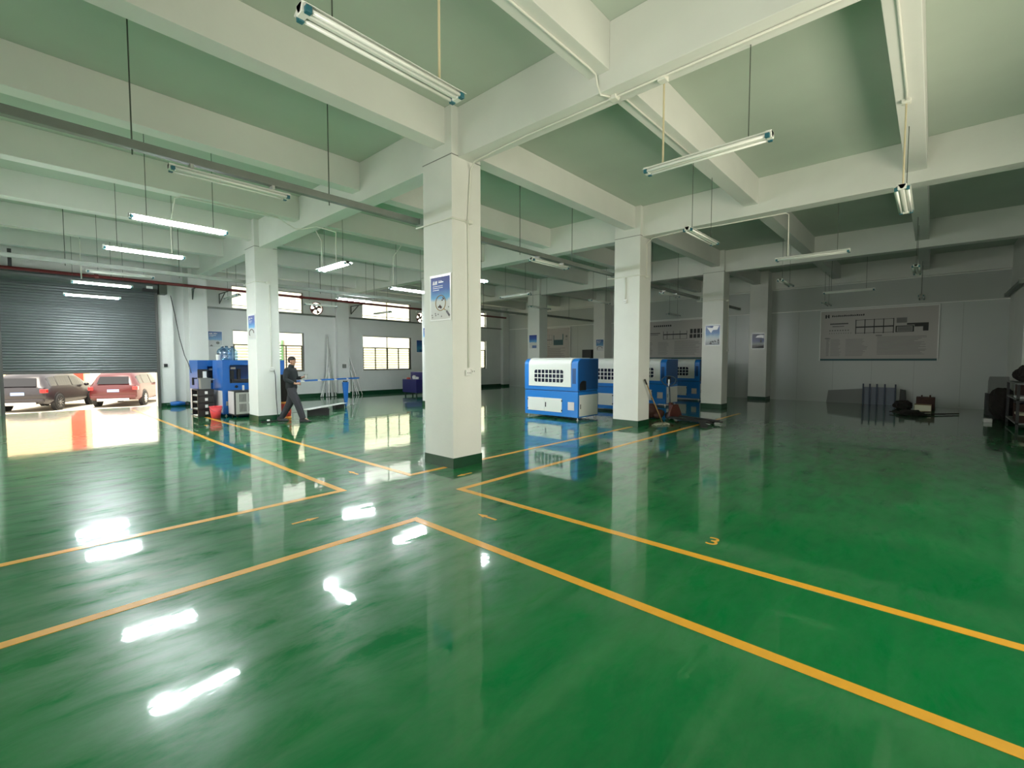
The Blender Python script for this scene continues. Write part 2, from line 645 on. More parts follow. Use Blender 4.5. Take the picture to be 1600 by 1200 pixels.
# girders along Y
for i, (gx, gw) in enumerate(((-1.40, 0.31), (4.40, 0.31), (10.01, 0.31), (15.77, 0.31), (20.95, 0.15))):
    g = MB()
    g.box(gx, gx+gw, YR, YB, ZG, ZS)
    tag(g.build('ceiling_beam', M['paint'], bevel=0.006), None, None, kind='structure')
# secondary beams along X
BY = [-2.0+0.13, 0.30, 2.75, 5.32, 7.86, 10.42, 12.95, 15.62, 18.15]
XS = [(-1.09, 4.40), (4.71, 10.01), (10.32, 15.77), (16.08, 20.95)]
for by in BY:
    b = MB()
    for x0, x1 in XS:
        b.box(x0, x1, by-0.13, by+0.13, ZB, ZS)
    tag(b.build('ceiling_joist', M['paint'], bevel=0.006), None, None, kind='structure')

# columns
clabels = {
    (0, 0): 'large square white concrete column in the middle foreground, magnifying glass poster on it',
    (1, 0): 'square white column beside the blue and white machines, mop leaning on it',
    (2, 0): 'white column with a snowy mountain poster, in front of the third machine',
    (0, 1): 'white column at left in front of the blue machines, beside the walking man',
    (1, 1): 'white column mostly hidden behind the large foreground column',
    (2, 1): 'thin distant white column rising behind the first blue and white machine',
}
for ix, cx in enumerate(COLX):
    for iy, cy in enumerate(COLY):
        e = empty('concrete_column', (cx, cy, 0))
        tag(e, clabels[(ix, iy)], 'column', 'square white columns in the hall')
        m = MB()
        m.box(0, CW, 0, CD, 0.0, ZS)
        m.build('shaft', M['paint'], e, bevel=0.008)
        m = MB()
        m.box(-0.006, CW+0.006, -0.006, CD+0.006, 0, 0.15)
        m.build('base_band', M['band'], e)
        m = MB()
        m.box(-0.003, CW+0.003, -0.003, CD+0.003, 4.44, 4.452)
        m.build('joint_line', M['grey_box'], e)
PIL = [(20.42, 4.9, 0.68, 0.66, 'trim_4'), (20.42, 12.3, 0.68, 0.66, 'trim_5')]
for px_, py_, sx, sy, nm in PIL:
    m = MB()
    m.box(px_, XF, py_, py_+sy, 0, ZS)
    o = struct(m.build(nm, M['paint'], bevel=0.008))
    m = MB()
    m.box(px_-0.006, XF, py_-0.006, py_+sy+0.006, 0, 0.12)
    m.build('base_band', M['band'], o)
for k, (a, b, y0) in enumerate(((4.28, 4.84, 19.0), (9.90, 10.46, 19.5), (15.65, 16.21, 19.5), (20.55, 21.1, 19.5))):
    m = MB()
    m.box(a, b, y0, YB, 0, ZS)
    o = struct(m.build('trim_%d' % (6+k), M['paint'] if k == 0 else M['grey_wall'], bevel=0.008))
    m = MB()
    m.box(a-0.006, b+0.006, y0-0.006, YB, 0, 0.12)
    m.build('base_band', M['band'], o)
m = MB()
m.box(17.9, XF, YR, -1.72, 0, ZS)
struct(m.build('trim_10', M['paint']))
# green skirting
m = MB()
m.box(4.85, XF, YB-0.008, YB, 0, 0.16)
struct(m.build('baseboard_back', M['band']))
m = MB()
m.box(3.45, 4.28, 19.392, 19.4, 0, 0.12)
struct(m.build('baseboard_shutter', M['band']))

# ------------------------------------------------------------------ back windows
wn = 0


def window(x0, x1, z0, z1, lower):
    global wn
    wn += 1
    e = empty('window_%d' % wn, (x0, YB, z0))
    e['kind'] = 'structure'
    W, H = x1-x0, z1-z0
    y0, y1 = 0.07, 0.12
    fr = MB()
    t = 0.032
    fr.box(0, W, y0, y1, 0, t).box(0, W, y0, y1, H-t, H).box(0, t, y0, y1, t, H-t).box(W-t, W, y0, y1, t, H-t)
    if lower:
        zt = H*0.665
        fr.box(W/2-t/2, W/2+t/2, y0, y1, zt, H-t)
        fr.build('window_frame', M['frame_pale'], e)
        fr = MB()
        d = 0.04
        fr.box(t, W-t, y0-0.01, y1, zt-d/2, zt+d/2).box(t, W-t, y0-0.01, y1, t, t+d)
        fr.box(t, t+d, y0-0.01, y1, t+d, zt-d/2).box(W-t-d, W-t, y0-0.01, y1, t+d, zt-d/2)
        fr.box(W/2-d*0.8, W/2+d*0.8, y0-0.01, y1, t+d, zt-d/2)
        for q in (0.26, 0.74):
            fr.box(W*q-d/2, W*q+d/2, y0, y1, t+d, zt-d/2)
        fr.build('sash', M['frame_al'], e)
    else:
        fr.box(W/2-t/2, W/2+t/2, y0, y1, t, H-t)
        fr.box(t, W-t, y0, y1, H*0.16-0.012, H*0.16+0.012)
        fr.build('window_frame', M['frame_pale'], e)
    g = MB()
    g.box(t/2, W-t/2, 0.093, 0.097, t/2, H-t/2)
    g.build('pane', M['glass'], e)
    s = MB()
    tt = 0.05
    s.box(-tt, 0, -0.012, 0.07, -tt, H+tt).box(W, W+tt, -0.012, 0.07, -tt, H+tt).box(0, W, -0.012, 0.07, -tt, 0).box(0, W, -0.012, 0.07, H, H+tt)
    s.build('window_surround', M['grey_wall'], e)
    return e


for a, b in WIN:
    window(a, b, *ZLO, True)
    window(a, b, *ZUP, False)
# assumed window in the right wall, out of view, added for daylight
e = empty('window_%d' % (wn+1), (2.3, YR, 0.9))
e['kind'] = 'structure'
fr = MB()
for q in range(5):
    xx = q*6.4/4
    fr.box(max(0, xx-0.03), min(6.4, xx+0.03), -0.12, -0.07, 0, 2.2)
fr.box(0, 6.4, -0.12, -0.07, 2.15, 2.2)
fr.build('window_frame', M['frame_al'], e)

# ------------------------------------------------------------------ yard outside
g = MB()
g.box(-60, 60, 20.6, 90, -0.8, -0.6)
g.prism([(19.5, -0.04), (20.6, -0.6), (20.6, -0.8), (19.5, -0.8)], 'x', -4, 8)
o = g.build('yard_ground', M['asphalt'])
struct(o)
g = MB()
g.box(-40, -1.6, -30, 19.4, -0.8, -0.1)
g.box(-1.6, 30, -30, -2.2, -0.8, -0.1)
struct(g.build('side_ground', M['low_bounce']))  # unseen ground, darkened to limit bounce light on the ceiling
g = MB()
g.box(-30, 10, 44, 44.4, -0.6, 9)
o = g.build('neighbour_wall', M['facade'])
struct(o)
g = MB()
g.box(10.01, 80, 43.6, 44.4, -0.6, 9)
struct(g.build('neighbour_building', M['facade_pale']))


m = MB()
m.box(2.85, 3.55, 43.9, 43.99, -0.6, 6.0)
tag(m.build('red_banner', M['red']), 'red vertical banner on the wall across the yard, mirrored in the glossy floor', 'banner')
m = MB()
m.box(3.9, 9.5, 43.8, 44.0, -0.6, 5.2)
struct(m.build('yard_gate', M['white_metal']))


def louvre(x0, x1, z0, z1, m, name='trim'):
    q = MB()
    z = z0
    while z < z1:
        q.obox(((x0+x1)/2, 20.75, z), ((x1-x0)/2, 0, 0), (0, 0.05, 0.03), (0, -0.003, 0.005))
        z += 0.12
    q.box(x0-0.03, x0, 20.69, 20.81, z0-0.1, z1+0.1).box(x1, x1+0.03, 20.69, 20.81, z0-0.1, z1+0.1)
    q.build('louvre_slats', m, lou)


lou = empty('window_screen', (0, 0, 0))
lou['kind'] = 'structure'
louvre(11.0, 15.2, 1.0, 2.35, M['louvre'])
louvre(16.3, 20.6, 1.0, 2.35, M['louvre'])
louvre(8.1, 9.6, 0.9, 2.35, M['louvre_pink'])
louvre(7.2, 8.0, 0.9, 2.35, M['louvre_green'])
louvre(5.6, 7.1, 1.0, 2.35, M['louvre'])

# ------------------------------------------------------------------ roller shutter
e = empty('door_1', (-0.13, 19.4, 0))
e['kind'] = 'structure'
sh = MB()
rows = []
W = 3.57
n = int((4.06-1.24)/0.08)
for k in range(n*4+1):
    z = 1.24 + k*0.02
    yy = -0.06 - 0.017*abs(sin(pi*(k/4.0)))
    rows.append([(0.03, yy, z), (W-0.03, yy, z)])
V = sh.grid(rows)
rows = [[(0.03, -0.03, 1.24), (W-0.03, -0.03, 1.24)], [(0.03, -0.03, 4.06), (W-0.03, -0.03, 4.06)]]
sh.grid(rows)
sh.build('shutter_curtain', M['shutter'], e)
m = MB()
m.box(0.03, W-0.03, -0.085, -0.02, 1.17, 1.245)
m.build('bottom_bar', M['shutter_dark'], e, bevel=0.006)
for s_ in (0, 1):
    m = MB()
    x0 = -0.04 if s_ == 0 else W-0.04
    m.box(x0, x0+0.08, -0.10, 0.0, 0, 4.06)
    m.build('guide_rail', M['shutter_dark'], e)
m = MB()
m.lathe([(0.20, -1.8), (0.20, 1.8)], 18)
o = m.build('roll_drum', M['shutter'], e, smooth=False)
o.rotation_euler = (0, pi/2, 0)
o.location = (W/2, -0.14, 4.02)

e = empty('shutter_motor', (3.2, 19.2, 3.85))
tag(e, 'dark electric motor and chain box at the top right of the roller shutter', 'motor')
m = MB()
m.box(-0.15, 0.25, -0.12, 0.1, -0.02, 0.2)
m.build('motor_body', M['dark'], e, bevel=0.02)
m = MB()
m.box(0.28, 0.50, -0.15, 0.2, -0.06, 0.26)
m.build('gear_box', M['rod'], e, bevel=0.01)
m = MB()
m.box(-0.05, 0.12, -0.14, -0.12, 0.08, 0.16)
m.build('label_plate', M['paper'], e)
m = MB()
m.tube([(3.78, 19.0, 3.75), (3.80, 18.6, 3.1), (3.78, 18.0, 2.3), (3.75, 17.3, 1.72), (3.745, 16.9, 1.50), (3.745, 16.6, 1.2)], 0.012, 6)
tag(m.build('hanging_cable', M['dark']), 'thin dark control cable drooping from the shutter motor to the blue machines', 'cable')
m = MB()
m.box(3.60, 3.70, 19.33, 19.395, 1.35, 1.46)
tag(m.build('shutter_switch', M['black'], bevel=0.01), 'small black switch on the white wall beside the roller shutter', 'switch')

# ------------------------------------------------------------------ floor markings
TZ = 0.0025


def lines(segs, label):
    m = MB()
    for x0, x1, y0, y1 in segs:
        m.box(x0, x1, y0, y1, -0.001, TZ)
    tag(m.build('floor_line', M['line']), label, 'floor line', 'yellow lane lines on the green floor')


LW = 0.08
lines([(XL, 2.69, 3.74-LW, 3.74), (2.69-LW, 2.69, YR, 3.74-LW)], 'yellow floor line with its corner nearest the camera, running off the bottom and left')
lines([(3.61, 3.61+LW, YR, 4.22), (3.61+LW, 14.6, 4.22-LW, 4.22)], 'yellow floor line whose corner points left, in front of the large column, enclosing the number 3')
lines([(3.61, 3.61+LW, 5.17, 14.8), (3.61+LW, 4.27, 5.17, 5.17+LW), (4.85, 10.5, 5.17, 5.17+LW)], 'yellow floor line passing under the large column toward the blue machines')
lines([(2.69-LW, 2.69, 5.14, 18.9), (XL, 2.69-LW, 5.14, 5.14+LW)], 'yellow floor line with its corner pointing right, running back toward the shutter door')


def arrow(x, y, rz, label):
    m = MB()
    m.box(-0.13, 0.02, -0.014, 0.014, 0, TZ)
    m.prism([(0.02, -0.035), (0.13, 0), (0.02, 0.035)], 'z', 0, TZ)
    o = m.build('floor_arrow', M['line'])
    o.location = (x, y, 0)
    o.rotation_euler = (0, 0, rz)
    tag(o, label, 'floor arrow', 'small yellow arrows in the walkways')


arrow(1.9, 4.455, 0, 'small yellow floor arrow in the left walkway, pointing right')
arrow(3.165, 3.23, pi/2, 'small yellow floor arrow right of the nearest line corner')
arrow(3.185, 5.9, pi/2, 'small faint yellow arrow in the walkway just left of the large column')
arrow(4.17, 4.69, pi, 'small faint yellow arrow just in front of the large column')
arrow(3.18, 12.9, pi/2, 'small yellow arrow far down the walkway near the left column')
# number 3, seen from the walkway
t = text_mesh('floor_number', '3', 0.25, M['line'], None, (0, 0, 0), 0.001, (0, 0, 0), -0.001)
t.rotation_euler = (0, 0, -pi/2+0.10)
t.location = (3.955, 1.40, 0.001)
tag(t, 'yellow number 3 painted on the green floor', 'floor number')

# ------------------------------------------------------------------ light fixtures


def fixture(lit, long_rod_white=False):
    e = empty('fluorescent_light', (0, 0, 0))
    m = MB()
    m.prism([(-0.035, 0.0), (0.035, 0.0), (0.035, -0.018), (0.012, -0.055), (-0.012, -0.055), (-0.035, -0.018)], 'x', 0, 1.22)
    m.build('housing', M['white_metal'], e, bevel=0.003)
    m = MB()
    q = 0.125 if lit else 0.080  # lit wings made wider to imitate the glow around the tubes
    m.prism([(-q, -0.034), (-q, -0.030), (-0.03, -0.004), (0.03, -0.004), (q, -0.030), (q, -0.034), (0.03, -0.010), (-0.03, -0.010)], 'x', 0.005, 1.215)
    m.build('reflector', M['white_metal'], e)
    for s_ in (-1, 1):
        m = MB()
        m.tube([(0.03, s_*0.052, -0.048), (1.19, s_*0.052, -0.048)], 0.0165 if lit else 0.014, 10)
        m.build('tube', M['tube_on'] if lit else M['tube_off'], e, smooth=True)
    for x0 in (0.0, 1.17):
        m = MB()
        m.box(x0, x0+0.05, -0.040, 0.040, -0.058, 0.002)
        m.build('end_cap', M['white_metal'], e, bevel=0.004)
        for s_ in (-1, 1):
            m = MB()
            xa = x0+0.012 if x0 < 0.5 else x0-0.002
            m.box(xa, xa+0.036, s_*0.052-0.017, s_*0.052+0.017, -0.068, -0.030)
            m.build('lamp_holder', M['cap'], e, bevel=0.003)
    return e


PROTO = {}


def place_light(x, y, along, lit, label, group, z=3.6, white_rod=1, white=False, on_duct=False):
    key = lit
    if key not in PROTO:
        PROTO[key] = fixture(lit)
        e = PROTO[key]
    else:
        e = copy_tree(PROTO[key])
        for ch in list(e.children):
            if ch.name.startswith('hanger'):
                bpy.data.objects.remove(ch, do_unlink=True)
    e.location = (x, y, z)
    e.rotation_euler = (0, 0, 0 if along == 'x' else pi/2)
    tag(e, label, 'ceiling light', group)
    for k, t_ in enumerate((0.2, 1.02)):
        wx, wy = (x+t_, y) if along == 'x' else (x, y+t_)
        top = ZS
        if any(abs(wy-b) < 0.13 for b in BY):
            top = ZB
        if any(gx <= wx <= gx+0.31 for gx in (4.40, 10.01, 15.77)):
            top = ZG
        m = MB()
        if on_duct:
            m.box(t_-0.015, t_+0.015, -0.05, 0.05, 0.0, 0.045)
            mt = M['alu_dull']
        elif white and k == white_rod:
            m.tube([(t_, 0, 0.0), (t_, 0, top-z)], 0.010, 7)
            mt = M['old_pvc']
        else:
            m.tube([(t_, 0, 0.0), (t_, 0, top-z)], 0.0045, 6)
            mt = M['rod']
        m.build('hanger', mt, e)
    return e


GO, GL = 'unlit twin tube lights hanging from rods', 'lit twin tube lights hanging from rods'
# along X, first bay
place_light(1.20, 2.75, 'x', False, 'unlit twin tube light nearest the camera, cut by the top edge', GO, white=True)
place_light(1.20, 5.93, 'x', False, 'unlit twin tube light just below the long duct at upper left', GO, on_duct=True)
place_light(1.20, 8.27, 'x', True, 'glowing tube light at left, highest of the four lit ones before the shutter', GL)
place_light(1.20, 10.85, 'x', True, 'glowing tube light at left, second highest before the shutter', GL)
place_light(1.25, 13.95, 'x', False, 'small distant unlit tube light among the four lit ones before the shutter', GO)
place_light(1.15, 16.10, 'x', True, 'glowing tube light in front of the shutter, upper of the lowest pair', GL)
place_light(1.10, 17.70, 'x', True, 'glowing tube light in front of the shutter, lowest of all', GL, z=3.43)
# along Y in bay 1-2
place_light(4.67, 1.12, 'y', False, 'unlit twin tube light hanging right of the large column, rising to the right', GO, white=True)
place_light(4.77, 8.90, 'y', True, 'short looking glowing light between the left column and the large column', GL)
place_light(4.80, 15.6, 'y', False, 'tiny unlit light seen against the back wall left of the first upper window', GO)
# along X, second bay
place_light(7.05, 0.33, 'x', False, 'unlit twin tube light seen end on at upper right', GO, white=True, white_rod=0)
place_light(7.05, 2.83, 'x', False, 'unlit tube light hanging above the second column, sloping down right', GO)
place_light(7.05, 5.93, 'x', False, 'unlit tube light below the duct between the large and second column', GO, on_duct=True)
place_light(7.05, 8.40, 'x', True, 'glowing light peeking out right of the large column', GL)
place_light(7.15, 11.05, 'x', True, 'glowing light just left of the poster on the large column', GL)
place_light(7.20, 14.15, 'x', True, 'glowing light in front of the back wall between the upper windows', GL)
place_light(7.10, 16.40, 'x', False, 'distant unlit light just above the left wall fan', GO)
place_light(10.42, 1.17, 'y', False, 'unlit light under the far beam, right of the third column', GO)
place_light(10.62, 8.95, 'y', False, 'white unlit light left of the thin distant column', GO)
place_light(10.62, 16.4, 'y', False, 'distant unlit light in front of the second upper window', GO)
# third bay
place_light(13.0, 0.33, 'x', False, 'small dark light seen end on near the notice board, nearer of two', GO)
place_light(13.0, 2.86, 'x', False, 'small unlit light sloping down, above the panelled wall right of the third column', GO)
place_light(13.0, 8.40, 'x', False, 'small unlit light behind the machines, left of the second column top', GO)
place_light(13.0, 11.0, 'x', False, 'small dark unlit light to the right of the thin distant column', GO)
place_light(13.0, 5.95, 'x', False, 'small unlit light seen between second and third column', GO, on_duct=True)
place_light(16.40, 1.25, 'y', False, 'long thin unlit light just above the large notice board', GO)
place_light(18.9, 0.33, 'x', False, 'tiny light seen end on at the upper right corner of the large notice board', GO)
place_light(18.9, 2.82, 'x', False, 'tiny unlit light at the upper left corner of the large notice board', GO)
place_light(18.9, 8.35, 'x', False, 'tiny unlit light above the partly hidden middle notice board', GO)

# ------------------------------------------------------------------ ducts, pipes, conduits


def duct(x0, x1, y, z, label, m=None, rods=(), w_=0.085):
    e = empty('cable_duct', (x0, y, z))
    tag(e, label, 'duct', 'long cable ducts between the columns')
    b = MB()
    b.box(0, x1-x0, -w_/2, w_/2, -w_/2, w_/2)
    b.build('duct_body', m or M['duct'], e, bevel=0.006)
    b = MB()
    for xe in (0, x1-x0-0.08):
        b.box(xe-0.02, xe+0.1, -w_/2-0.01, w_/2+0.01, -w_/2-0.01, w_/2+0.01)
    b.build('end_box', M['duct_pale'], e)
    for xr in rods:
        top = ZB if any(abs(y-b_) < 0.13 for b_ in BY) else ZS
        b = MB()
        b.tube([(xr-x0, 0, -w_/2-0.05), (xr-x0, 0, top-z)], 0.007, 6)
        b.build('hanger_rod', M['rod'], e)
    return e


duct(-1.35, 4.45, 5.93, 3.69, 'thick grey cable duct crossing the upper left toward the large column', rods=(0.91, 2.93))
duct(4.75, 10.3, 5.93, 3.69, 'dark cable duct from the large column to the second column', rods=(6.72, 8.45))
duct(10.5, 15.9, 5.95, 3.69, 'short dark duct stretch between second and third column', rods=(12.4, 14.2))
duct(16.3, 20.4, 5.95, 3.69, 'short dark duct stretch between third column and the far wall', rods=(18.3,))
duct(-1.35, 4.45, 13.62, 3.66, 'pale grey cable duct in front of the roller shutter', M['duct_pale'], rods=(0.9, 2.9))
duct(4.9, 10.3, 13.62, 3.66, 'grey duct above the wall fan between left and large column', M['duct_pale'], rods=(6.4, 8.2))
duct(10.6, 15.9, 13.62, 3.66, 'distant duct just right of the large column', rods=(13.2,))
duct(16.4, 20.4, 13.0, 3.62, 'distant dark duct above the left notice board', rods=(18.3,))
duct(17.6, 21.0, -1.62, 3.60, 'dark duct at the right edge running into the far wall', rods=())

e = empty('red_pipe', (-1.35, 18.7, 4.10))
tag(e, 'dark red sprinkler pipe running above the shutter and along the back wall', 'pipe')
m = MB()
m.tube([(0, 0, 0), (21.3, 0, 0)], 0.048, 12)
m.build('pipe_run', M['red_pipe'], e, smooth=True)
for xx in (3.2, 9.3, 15.4):
    m = MB()
    m.tube([(xx, 0, 0), (xx+0.10, 0, 0)], 0.066, 12)
    m.build('coupling', M['red_pipe'], e)
m = MB()
m.box(1.45, 1.53, -0.02, 0.02, 0.0, 0.52)
m.build('hanger_strap', M['dark'], e)
for xx in (5.75, 6.75, 12.0, 17.2):
    m = MB()
    y1 = 0.98
    if xx < 6:
        y1 = 0.3
    m.bar((xx, -0.05, -0.06), (xx, y1, -0.06), 0.03, 0.03)
    m.bar((xx, y1-0.02, -0.06), (xx, y1-0.02, -0.42), 0.03, 0.03)
    m.bar((xx, y1*0.3, -0.07), (xx, y1-0.02, -0.40), 0.025, 0.025)
    m.build('wall_bracket', M['rod'], e)
e = empty('wall_conduit', (4.85, 19.66, 3.52))
tag(e, 'dark horizontal conduit along the back wall below the upper windows', 'conduit')
m = MB()
m.box(0, 5.04, -0.03, 0.03, -0.035, 0.035)
m.box(5.62, 10.79, -0.03, 0.03, -0.035, 0.035)
m.box(11.37, 15.7, -0.03, 0.03, -0.035, 0.035)
m.build('conduit_run', M['duct'], e)


def conduit(pts, label, r=0.012, boxes=(), m=None):
    e = empty('electrical_conduit', pts[0])
    tag(e, label, 'conduit', 'white conduit runs on beams and columns')
    p0 = Vector(pts[0])
    b = MB()
    b.tube([Vector(p)-p0 for p in pts], r, 8)
    b.build('conduit_run', m or M['pvc'], e, smooth=True)
    for bx in boxes:
        q = Vector(bx)-p0
        b = MB()
        b.box(q.x-0.045, q.x+0.045, q.y-0.045, q.y+0.045, q.z-0.03, q.z+0.025)
        b.build('junction_box', M['pvc'], e, bevel=0.01)
    return e


zg, zb = ZG-0.013, ZB-0.013
conduit([(4.57, 5.035, 1.45), (4.58, 5.035, 2.5), (4.57, 5.035, 3.6), (4.62, 5.03, 4.30), (4.60, 4.93, 4.40), (4.58, 4.3, zg), (4.56, 3.9, zg), (4.56, -1.9, zg)],
        'white conduit rising up the large column and along the underside of the beam', boxes=[(4.56, 2.66, zg), (4.60, 2.12, zg)])
conduit([(-1.0, 2.75, zb), (4.2, 2.75, zb), (4.33, 2.75, 4.60), (4.37, 2.75, 4.50), (4.42, 2.74, zg), (4.52, 2.68, zg)],
        'white conduit under the joist at top centre, bending down onto the main beam')
conduit([(4.60, 2.62, zg), (4.70, 2.70, 4.47), (4.74, 2.75, 4.60), (4.85, 2.75, zb), (7.25, 2.75, zb)],
        'white conduit under the joist behind the hanging light at centre right')
conduit([(10.22, 5.04, 2.9+0.6), (10.22, 5.04, 4.30), (10.22, 4.9, 4.41), (10.15, 4.2, zg), (10.26, 3.4, zg), (10.28, 2.2, zg), (10.40, 2.17, zg), (10.42, 2.17, 3.62)],
        'white conduit from the second column along the beam and down to a hanging light')
conduit([(4.8, 0.32, zb), (7.0, 0.32, zb), (7.22, 0.33, zb)],
        'conduit under the joist at upper right ending above the end on light', boxes=[(7.25, 0.33, zb)])
conduit([(2.2, 10.83, 3.62), (2.2, 10.83, 4.2), (2.2, 10.45, 4.56), (2.3, 10.42, zb), (4.0, 10.42, zb), (4.36, 10.42, 4.45), (4.44, 10.2, zg), (4.55, 9.8, zg), (4.83, 9.5, 4.30), (4.80, 9.45, 3.62)],
        'thin conduit above the lit lights at left, crossing to the main beam')
conduit([(4.77, 10.04, 3.62), (4.77, 10.04, 4.2), (4.77, 10.40, 4.56), (4.9, 10.42, zb), (7.1, 10.42, zb), (7.15, 10.5, zb), (7.25, 11.05, 4.4), (7.25, 11.05, 3.65)],
        'thin conduit bracketing down to the lit light left of the poster column')
conduit([(-1.2, 15.62, zb), (1.28, 15.62, zb), (1.33, 15.9, 4.6), (1.35, 16.1, 4.4), (1.35, 16.1, 3.65)],
        'thin pale conduit above the roller shutter lights')
for cx, cy, yy, lb in ((4.28, 5.05, 3.56, 'large foreground column'), (9.90, 5.05, 3.53, 'second column'), (15.65, 5.05, 3.53, 'third column'), (4.28, 12.68, 3.56, 'left column by the walking man')):
    conduit([(cx+0.02, cy+CD+0.2, yy+0.02), (cx-0.015, cy+CD+0.03, yy), (cx-0.016, cy+0.1, yy), (cx-0.014, cy-0.012, yy), (cx+0.1, cy-0.016, yy), (cx+0.34, cy-0.016, yy)],
            'white conduit wrapping around the ' + lb, boxes=[(cx+0.30, cy-0.03, yy)])
conduit([(9.884, 5.40, 3.52), (9.884, 5.40, 3.0)], 'short conduit dropping to a socket high on the second column')
conduit([(4.62, 12.665, 3.5), (4.62, 12.665, 1.4)], 'conduit dropping to the socket on the left column')
conduit([(16.1, 5.035, 3.5), (16.1, 5.035, 1.95)], 'conduit dropping down the shaded side of the third column')


def socket(loc, axis, label, size=0.085):
    e = empty('wall_socket', loc)
    tag(e, label, 'socket')
    m = MB()
    s_ = size/2
    if axis == 'y':
        m.box(-s_, s_, -0.035, 0, -s_, s_)
    else:
        m.box(-0.035, 0, -s_, s_, -s_, s_)
    m.build('socket_box', M['white_trim'], e, bevel=0.006)
    m = MB()
    for k in (-1, 1):
        if axis == 'y':
            m.box(k*0.018-0.004, k*0.018+0.004, -0.037, -0.034, -0.012, 0.012)
        else:
            m.box(-0.037, -0.034, k*0.018-0.004, k*0.018+0.004, -0.012, 0.012)
    m.build('socket_slots', M['dark'], e)


socket((4.55, 5.045, 1.38), 'y', 'white socket on the shaded side of the large column')
socket((4.64, 5.045, 1.40), 'y', 'small white switch beside the socket on the large column', 0.06)
socket((9.90, 5.40, 2.96), 'x', 'small white socket high on the second column')
socket((4.62, 12.675, 1.35), 'y', 'white socket on the left column beside the walking man', 0.10)
socket((16.1, 5.045, 1.9), 'y', 'white socket on the shaded side of the third column', 0.07)
m = MB()
m.tube([(4.66, 12.66, 1.38), (4.70, 12.655, 1.2), (4.71, 12.655, 0.6), (4.74, 12.65, 0.02), (4.60, 12.50, 0.014), (4.45, 12.50, 0.014), (4.30, 12.45, 0.014)], 0.009, 6)
tag(m.build('power_cable', M['dark']), 'black power cable hanging down the left column to the floor', 'cable')
e = empty('power_strip', (4.42, 12.45, 0.0))
tag(e, 'dark power strip and plugs lying at the foot of the left column', 'power strip')
m = MB()
m.box(-0.16, 0.2, -0.03, 0.03, 0.0, 0.03)
m.build('strip_body', M['black'], e, bevel=0.006)
m = MB()
m.box(-0.02, 0.04, -0.025, 0.025, 0.03, 0.065)
m.build('plug', M['white_trim'], e, bevel=0.006)
m = MB()
m.box(10.10, 10.26, 19.44, 19.495, 1.25, 1.42)
tag(m.build('switch_box', M['grey_box'], bevel=0.008), 'grey electrical box on the back wall pilaster between the metal bundles', 'electrical box')

# ------------------------------------------------------------------ wall fans
for i, (fx, fz) in enumerate(FANS):
    e = empty('wall_fan', (fx, YB, fz))
    tag(e, ['round wall fan between the first and second upper windows', 'round wall fan partly hidden left of the large column'][i], 'fan', 'exhaust fans in the back wall')
    m = MB()
    n = 28
    out = [(FR+0.002, a) for a in range(n)]
    ring = []
    rows = []
    for k in range(n+1):
        a = 2*pi*k/n
        ca, sa = cos(a), sin(a)
        sq = (FR+0.01)/max(abs(ca), abs(sa))
        rows.append([(ca*0.27, 0.0, sa*0.27), (ca*sq, 0.0, sa*sq)])
    m.grid(rows)
    rows = [[(cos(2*pi*k/n)*0.27, -0.01, sin(2*pi*k/n)*0.27), (cos(2*pi*k/n)*0.27, 0.16, sin(2*pi*k/n)*0.27)] for k in range(n+1)]
    m.grid(rows)
    m.build('fan_shroud', M['grey_wall'] if i == 0 else M['grey_wall'], e)
    m = MB()
    m.tube([(cos(2*pi*k/n)*0.265, -0.01, sin(2*pi*k/n)*0.265) for k in range(n+1)], 0.018, 6)
    m.build('rim', M['red_pipe'], e, smooth=True)
    for k in range(4):
        m = MB()
        a = 2*pi*k/4+0.6
        pts = [(0.04, -0.22), (0.235, -0.48), (0.245, 0.30), (0.04, 0.22)]
        vs = [m.bm.verts.new((r_*cos(a+t_), 0.05+0.03*(1 if t_ > 0 else -1), r_*sin(a+t_))) for r_, t_ in pts]
        m.bm.faces.new(vs)
        o = m.build('blade', M['brown'], e)
        so = o.modifiers.new('thick', 'SOLIDIFY')
        so.thickness = 0.006
    m = MB()
    m.tube([(0, -0.0, 0), (0, 0.12, 0)], 0.06, 14)
    m.build('hub', M['dark'], e)

# ------------------------------------------------------------------ posters and boards
BLUE_TOP = [(0.0, (0.62, 0.62, 0.60)), (0.42, (0.60, 0.62, 0.62)), (0.50, (0.10, 0.36, 0.66)), (0.72, (0.02, 0.10, 0.42)), (1.0, (0.02, 0.035, 0.24))]
M['print_blue'] = gradient_mat('poster_print_blue', BLUE_TOP, 0.55, 0.15)
M['print_blue2'] = gradient_mat('poster_print_sky', [(0.0, (0.12, 0.14, 0.16)), (0.30, (0.45, 0.50, 0.52)), (0.45, (0.30, 0.45, 0.55)), (0.6, (0.03, 0.18, 0.45)), (1.0, (0.01, 0.03, 0.16))], 0.3, 0.2)
M['print_dark'] = gradient_mat('poster_print_dusk', [(0.0, (0.05, 0.045, 0.035)), (0.18, (0.05, 0.05, 0.04)), (0.3, (0.16, 0.20, 0.18)), (0.5, (0.03, 0.06, 0.20)), (1.0, (0.01, 0.02, 0.05))], 0.3, 0.12)
M['print_low'] = gradient_mat('poster_print_wall', [(0.0, (0.66, 0.68, 0.68)), (0.42, (0.64, 0.66, 0.68)), (0.5, (0.12, 0.30, 0.52)), (1.0, (0.02, 0.09, 0.28))], 0.4, 0.1)
M['print_teal'] = gradient_mat('poster_print_teal', [(0.0, (0.05, 0.18, 0.30)), (0.35, (0.05, 0.25, 0.42)), (0.6, (0.02, 0.12, 0.32)), (1.0, (0.02, 0.05, 0.20))], 0.4, 0.1)


